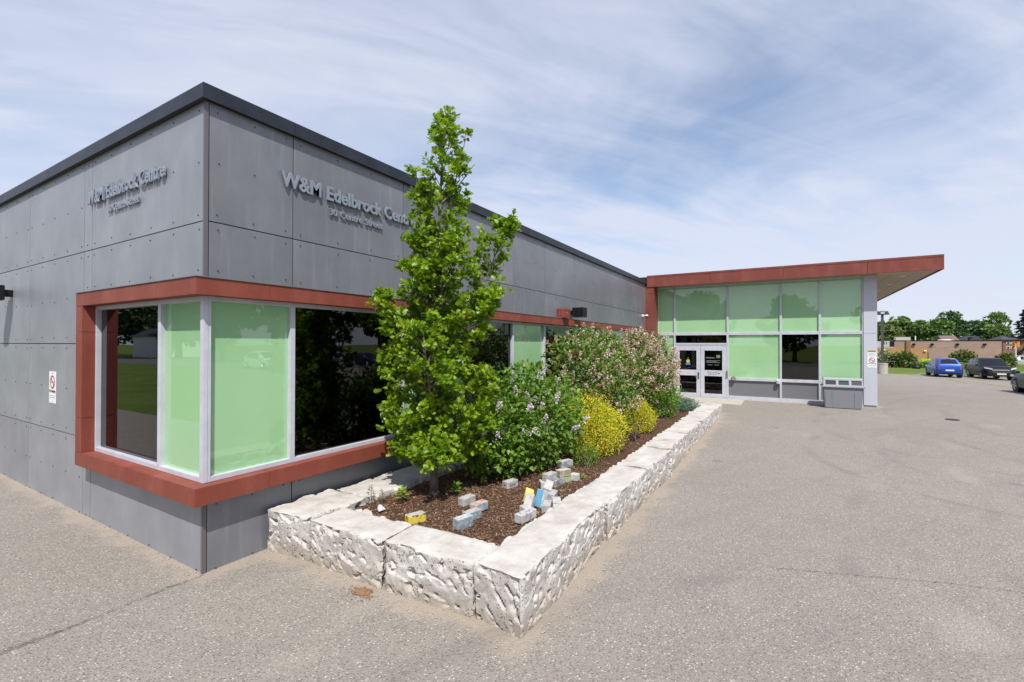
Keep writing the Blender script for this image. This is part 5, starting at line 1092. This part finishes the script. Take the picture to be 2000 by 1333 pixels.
for y in (-19.7, -20.4):
    letters_done = True
mb = MB(); [mb.box(BX + 0.08, y, 2.5, BX + 0.099, y + 0.14, 2.9 + 0.1 * k) for k, y in enumerate((-21.6, -21.25, -20.95))]; mb.build('sign_marks', M['signink'], bb)
# houses
def house(name, label, x, y, w, d, zb, ze, zr, wallm, roofm, hip=False, ridge='y'):
    h_ = thing(name, label, 'house', (x, y, zb)); mb = MB(); mb.box(-d / 2, -w / 2, -1, d / 2, w / 2, ze - zb); mb.build('wall', wallm, h_); e = 0.35; ez, rz_ = ze - zb, zr - zb
    mb = MB(); a = [(-d / 2 - e, -w / 2 - e, ez), (d / 2 + e, -w / 2 - e, ez), (d / 2 + e, w / 2 + e, ez), (-d / 2 - e, w / 2 + e, ez)]
    if hip: r_ = [(0, -w * 0.22, rz_), (0, w * 0.22, rz_)]
    elif ridge == 'y': r_ = [(0, -w / 2 - e, rz_), (0, w / 2 + e, rz_)]
    else: r_ = None
    if r_: mb.add(a + r_, [(0, 1, 4), (2, 3, 5), (1, 2, 5, 4), (3, 0, 4, 5), (3, 2, 1, 0)])
    else: mb.add(a + [(-d / 2 - e, 0, rz_), (d / 2 + e, 0, rz_)], [(0, 1, 5, 4), (2, 3, 4, 5), (0, 4, 3), (1, 2, 5), (3, 2, 1, 0)])
    mb.build('roof', roofm, h_); return h_
M['roofbrown'] = mat('brown_shingle', (0.15, 0.105, 0.095), 0.9); M['roofdark'] = mat('dark_shingle', (0.055, 0.058, 0.068), 0.9); M['redbrick'] = brickwall('red_brick', (0.26, 0.10, 0.065), (0.23, 0.085, 0.055), (0.27, 0.2, 0.17))
h1 = house('house', 'house with brown shingle roof peeking over the brick building', 136, -35.4, 2.1, 8, -1, 3.2, 4.5, M['white'], M['roofbrown'])
mb = MB(); mb.add([(-4.6, -0.75, 4.1), (-4.6, -0.15, 4.55), (-4.6, 0.45, 4.1), (-4.0, -0.75, 4.1), (-4.0, -0.15, 4.55), (-4.0, 0.45, 4.1)], [(0, 1, 2), (5, 4, 3), (0, 3, 4, 1), (1, 4, 5, 2)]); mb.build('gable', M['white'], h1)
h2 = house('house', 'house with white trimmed dark gable behind the brick building', 135, -39.0, 2.2, 8, -1, 3.2, 4.35, M['white'], M['roofdark'], ridge='x')
mb = MB(); mb.box(-4.2, 0.2, 4.1, -4.05, 1.3, 5.0); mb.build('dormer_window', M['carglass'], h2)
h3 = house('house', 'red brick house with dark hip roof near traffic lights', 135.5, -44.9, 3.4, 8, -1, 3.5, 4.45, M['redbrick'], M['roofdark'], True)
for y in (0.95, 0.3):
    for z in (2.65, 3.55):
        mb = MB(); mb.box(-4.06, y - 0.27, z, -4.0, y + 0.27, z + 0.5); w_ = mb.build('window', M['white'], h3); mb = MB(); mb.box(-4.1, y - 0.17, z + 0.08, -4.061, y + 0.17, z + 0.42); mb.build('pane', M['carglass'], w_)
h4 = house('house', 'white clapboard house across the road mirrored in left window', -38, 92, 9, 8, 0, 3.6, 6.0, M['white'], M['roofdark'])
tl_ = thing('traffic_light', 'pair of orange yellow traffic signal heads on pale pole', 'traffic light', (96.4, -34.6, -0.85)); M['sigyel'] = mat('signal_yellow', (0.62, 0.25, 0.015), 0.5)
mb = MB(); mb.cyl((0, 0, 0), (0, 0, 3.4), 0.10, n=10); mb.build('pole', mat('pale_pole', (0.5, 0.52, 0.52), 0.5), tl_)
for y, a in ((0.22, 0), (-0.26, 1)):
    mb = MB(); mb.box(-0.14, y - 0.17, 2.92, 0.14, y + 0.17, 3.75); hd = mb.build('signal_head', M['sigyel'], tl_, bevel=0.03)
    if a == 0:
        mb = MB(); [mb.cyl((-0.17, y, z), (-0.14, y, z), 0.09, n=12) for z in (3.08, 3.33, 3.58)]; mb.build('signal_lens', M['black'], hd)
# low items on the lawn
sg = thing('lime_sign_banner', 'bright lime yellow banner patch behind the blue hatchback', 'banner', (79.2, -21.0, gz(79, -21))); mb = MB(); mb.add([(0, -0.45, 0.45), (0.05, 0.4, 0.5), (0, 0.5, 1.15), (0.05, -0.2, 1.05), (0.06, -0.5, 1.15), (0.25, -0.45, 0.45), (0.3, 0.4, 0.5), (0.25, 0.5, 1.15), (0.3, -0.2, 1.05), (0.31, -0.5, 1.15)], [(0, 1, 2, 3, 4), (9, 8, 7, 6, 5), (0, 5, 6, 1), (1, 6, 7, 2), (2, 7, 8, 3), (3, 8, 9, 4), (4, 9, 5, 0)]); mb.build('cloth', mat('lime', (0.45, 0.58, 0.01), 0.6), sg); mb = MB(); mb.cyl((0.1, -0.4, -0.1), (0.1, -0.4, 0.6), 0.03).cyl((0.1, 0.35, -0.1), (0.1, 0.35, 0.6), 0.03); mb.build('stake', M['bronze'], sg)
for y, r_, lb in ((-18.35, 0.32, 'black round bin lying on lawn by the fence'), (-19.6, 0.30, 'low black dome on lawn right of the round bin')):
    mb = MB(); mb.ball((70, y, gz(70, y) + 0.1), r_ * 1.3, 0, 8, 0.8); tag(mb.build('lawn_dome', M['black'], smooth=True), lb, 'dome')
fn = thing('chain_link_fence', 'low grey post and rail fence on lawn behind the lamp post', 'fence', (72, -17.5, gz(72, -17)))
for y in (2.5, 0.9, -0.7, -2.3, -3.9, -5.5):
    mb = MB(); mb.cyl((0, y, -0.1), (0, y, 0.75), 0.035, n=8); mb.build('post', M['steel'], fn)
mb = MB(); mb.cyl((0, -5.5, 0.72), (0, 2.5, 0.72), 0.028, n=6); mb.build('rail', M['steel'], fn)
# utility poles and wires
for y, x, lb in ((-49.6, 170, 'thin pale utility pole rising behind the gabled house'), (-58.2, 172, 'thin pale utility pole left of the spruce')):
    mb = MB(); mb.cyl((x, y, -1), (x, y, 9.4), 0.13, 0.10, n=8); up = thing('utility_pole', lb, 'pole', group='utility poles'); mb.build('pole', mat('pale_wood', (0.33, 0.31, 0.29), 0.8), up); mb = MB(); mb.box(x - 0.1, y - 1, 8.7, x + 0.1, y + 1, 8.85); mb.build('crossarm', M['bark'], up)
for z, lb in ((6.2, 'lower overhead wire in front of the far trees'), (6.9, 'upper overhead wire in front of the far trees')):
    mb = MB(); pts = [(135, 10 - 3.5 * i, z - 0.5 * math.sin(math.pi * i / 20)) for i in range(21)]; mb.tube(pts, [0.007] * 21, 5); tag(mb.build('overhead_wire', M['greyink']), lb, 'wire')

# ------------------------------------------------------------------ background trees
def tree(name, label, x, y, zb, zt, rad, n, m_, group='trees beyond the brick building', leaf=0.5, blobs=9, sparse=0.0):
    tt = thing(name, label, 'tree', (x, y, zb), group=group); H = zt - zb; bl = []
    for i in range(blobs):
        f = 0.30 + 0.62 * (i + rng.random()) / blobs; a = rng.uniform(0, 6.28); rr = rad * (0.62 * math.sin(math.pi * min(1, 0.2 + f * 0.72)) + 0.05) * rng.uniform(0.5, 1.0)
        bl.append((math.cos(a) * rr, math.sin(a) * rr, H * f, rad * rng.uniform(0.38, 0.58), rad * rng.uniform(0.38, 0.58), H * rng.uniform(0.10, 0.17)))
    bl.append((0, 0, H * 0.85, rad * 0.4, rad * 0.4, H * 0.14)); bl = np.array(bl)
    w_ = rng.integers(len(bl), size=n); d = randdir(n); r_ = 0.55 + 0.5 * rng.random(n) ** 0.7
    P = bl[w_, :3] + d * bl[w_, 3:6] * r_[:, None]; keep = np.array([noise.noise(Vector((float(p[0]), float(p[1]), float(p[2]))) * (1.6 / rad * 1.5)) > -0.28 + sparse for p in P]); P, d = P[keep], d[keep]
    tk = MB(); tk.tube([(0, 0, -0.3), (0.1, 0, H * 0.3), (0, 0.1, H * 0.6), (0.1, 0, H * 0.9)], [rad * 0.09, rad * 0.075, rad * 0.05, rad * 0.015], 8)
    for q in bl[::2]: tk.tube([(0, 0, max(H * 0.2, q[2] - H * 0.2)), (q[0] * .6, q[1] * .6, q[2] - H * 0.05), tuple(q[:3])], [rad * 0.035, rad * 0.025, rad * 0.01], 5)
    tk.build('trunk', M['bark'], tt); leaves('crown', FAR, P, unit(d + randdir(len(P)) * 0.8), rng.uniform(leaf * 0.6, leaf * 1.3, len(P)), m_, tt, up=0.6, jit=0.8); return tt
tree('deciduous_tree', 'olive green tree partly behind the lot lamp post', 142, -25.6, -1, 7.2, 4.0, 2600, M['treeC'])
tree('deciduous_tree', 'taller rounded green tree just right of the lamp post', 149, -29.8, -1, 9.4, 4.0, 3000, M['treeA'])
tree('deciduous_tree', 'dark tree at the pillar edge behind the pale sign board', 150, -25.4, -1, 8.4, 3.4, 2600, M['treeB'])
tree('deciduous_tree', 'mid green tree left of the widest crown', 147, -32.6, -1, 8.2, 3.4, 2600, M['treeA'])
tree('deciduous_tree', 'widest light green tree crown above the brick building', 146, -35.6, -1, 8.4, 4.0, 3200, M['treeA'])
tree('deciduous_tree', 'tallest dark green tree above the blue hatchback', 156, -40.6, -1, 10.4, 4.0, 3200, M['treeB'])
tree('deciduous_tree', 'lower dark tree behind the brown roofed house', 160, -45.6, -1, 8.6, 3.8, 2400, M['treeB'])
tree('deciduous_tree', 'open crowned tree with bare upper branches above crossover', 156, -48.2, -1, 10.2, 4.2, 2600, M['treeA'], blobs=8, sparse=0.12)
tree('deciduous_tree', 'low green tree left of the hip roofed house', 150, -47.6, -1, 7.0, 3.4, 2200, M['treeA'])
def spruce(x, y, zb, zt, rad, label, n=2600):
    tt = thing('spruce_tree', label, 'tree', (x, y, zb), group='spruces'); H = zt - zb; P = []; A = []; tk = MB(); tk.cyl((0, 0, -0.3), (0, 0, H * 0.97), rad * 0.08, 0.02, 8)
    nb = 120
    for i in range(nb):
        f = 0.08 + 0.92 * i / nb; a = i * 2.4 + rng.normal(0, .2); ln = rad * (1 - f) ** 0.85 * rng.uniform(0.75, 1.15) + 0.08; z = H * f; d = np.array([math.cos(a), math.sin(a), -0.18])
        tk.cyl((0, 0, z), d * ln + np.array([0, 0, z]), 0.03, 0.008, 4, caps=False)
        for q in range(n // nb):
            s = rng.random() ** 0.7; p = d * ln * s + np.array([0, 0, z]) + rng.normal(0, 0.10, 3) * np.array([1, 1, 0.6]) * (0.4 + ln * 0.25); P.append(p); A.append(unit(d + rng.normal(0, .5, 3)))
    tk.build('trunk', M['bark'], tt); leaves('crown', FAR, np.array(P), np.array(A), rng.uniform(0.22, 0.5, len(P)), M['spruce'], tt, up=0.7, jit=0.5); return tt
spruce(133, -47.6, -1, 11.3, 4.4, 'tall dark spruce at the right picture edge', 3600)
spruce(168, -57.6, -1, 7.6, 1.8, 'small distant spruce left of the tall one', 700)
for b_ in ((73.5, -15.3, 'flowering shrub with whitish blossom behind the lamp post', 'blossom', 1.8, 2.2, 2400), (72.6, -17.6, 'brownish green spreading shrub right of the whitish one', 'treeC', 1.25, 2.1, 1600), (79, -24.6, 'rounded green shrub between hatchback and crossover', 'treeC', 1.35, 2.5, 1600), (80, -28.8, 'light green shrub behind the roof of the crossover', 'treeC', 0.95, 2.2, 1100), (86, -34.6, 'loose green shrub beneath the orange traffic lights', 'treeA', 1.5, 3.4, 1600), (77, -21.5, 'weedy green patch of growth behind the hatchback', 'bush_green', 2.6, 0.9, 1500), (77, -26.4, 'tall weeds growing between the two parked cars', 'bush_green', 2.0, 1.0, 1300)):
    x, y, lb, mk, rd, hh_, n_ = b_
    shrub('background_shrub', lb, 'shrub', (x, y, gz(x, y)), [(0, 0, hh_ * 0.45, rd * .8, rd * .8, hh_ * 0.5), (0.2, rd * 0.5, hh_ * 0.4, rd * .55, rd * .6, hh_ * 0.4), (0, -rd * 0.5, hh_ * 0.42, rd * .55, rd * .6, hh_ * 0.42)], FAR, n_, 0.22, M[mk], 8, 0.5, group='shrubs on the far lawn')
# surroundings behind the camera, seen only in the window reflections
pr = [tree('street_tree', 'street tree mirrored in the windows, across the road, first of the row', -44, 8, 0, 11, 4.8, 2600, M['treeB'], 'street trees behind the viewer', 0.6), tree('street_tree', 'rounder street tree mirrored in the windows, across the road', -40, -6, 0, 9, 4.2, 2400, M['treeA'], 'street trees behind the viewer', 0.6)]
for i, (x, y, s, lb) in enumerate((
    (-43, -18, 1.1, 'mirrored street tree opposite the entrance, second from the first of the row'), (-46, -30, 1.25, 'largest mirrored street tree opposite the entrance'), (-41, -42, 0.95, 'smallest mirrored street tree opposite the entrance'), (-48, 22, 1.15, 'mirrored street tree standing beyond the first of the row'),
    (-36, 84, 1.0, 'mirrored tree left of the white house across the road'), (-41, 96, 1.25, 'tall dark mirrored tree just behind the white house'), (-39, 108, 1.1, 'mirrored tree right of the white house across the road'), (-44, 122, 1.3, 'broad mirrored tree far along the road'), (-37, 138, 1.2, 'farthest mirrored tree along the road'), (-60, 104, 1.5, 'big mirrored tree in the second row behind the house'),
    (-8, -60, 1.2, 'mirrored tree behind the lot, at its street corner'), (6, -57, 1.0, 'mirrored tree behind the lot, next to the corner one'), (18, -62, 1.25, 'mirrored tree behind the white hatchback'), (30, -58, 1.05, 'mirrored tree behind the silver sedan'), (42, -60, 1.2, 'mirrored tree behind the lot past the navy sedan'), (55, -56, 1.1, 'mirrored tree behind the lot, second from its far end'), (68, -58, 1.2, 'mirrored tree at the far end behind the lot'))):
    dup(pr[i % 2], (x, y, 0), i * 1.3, lb, (s, s, s))
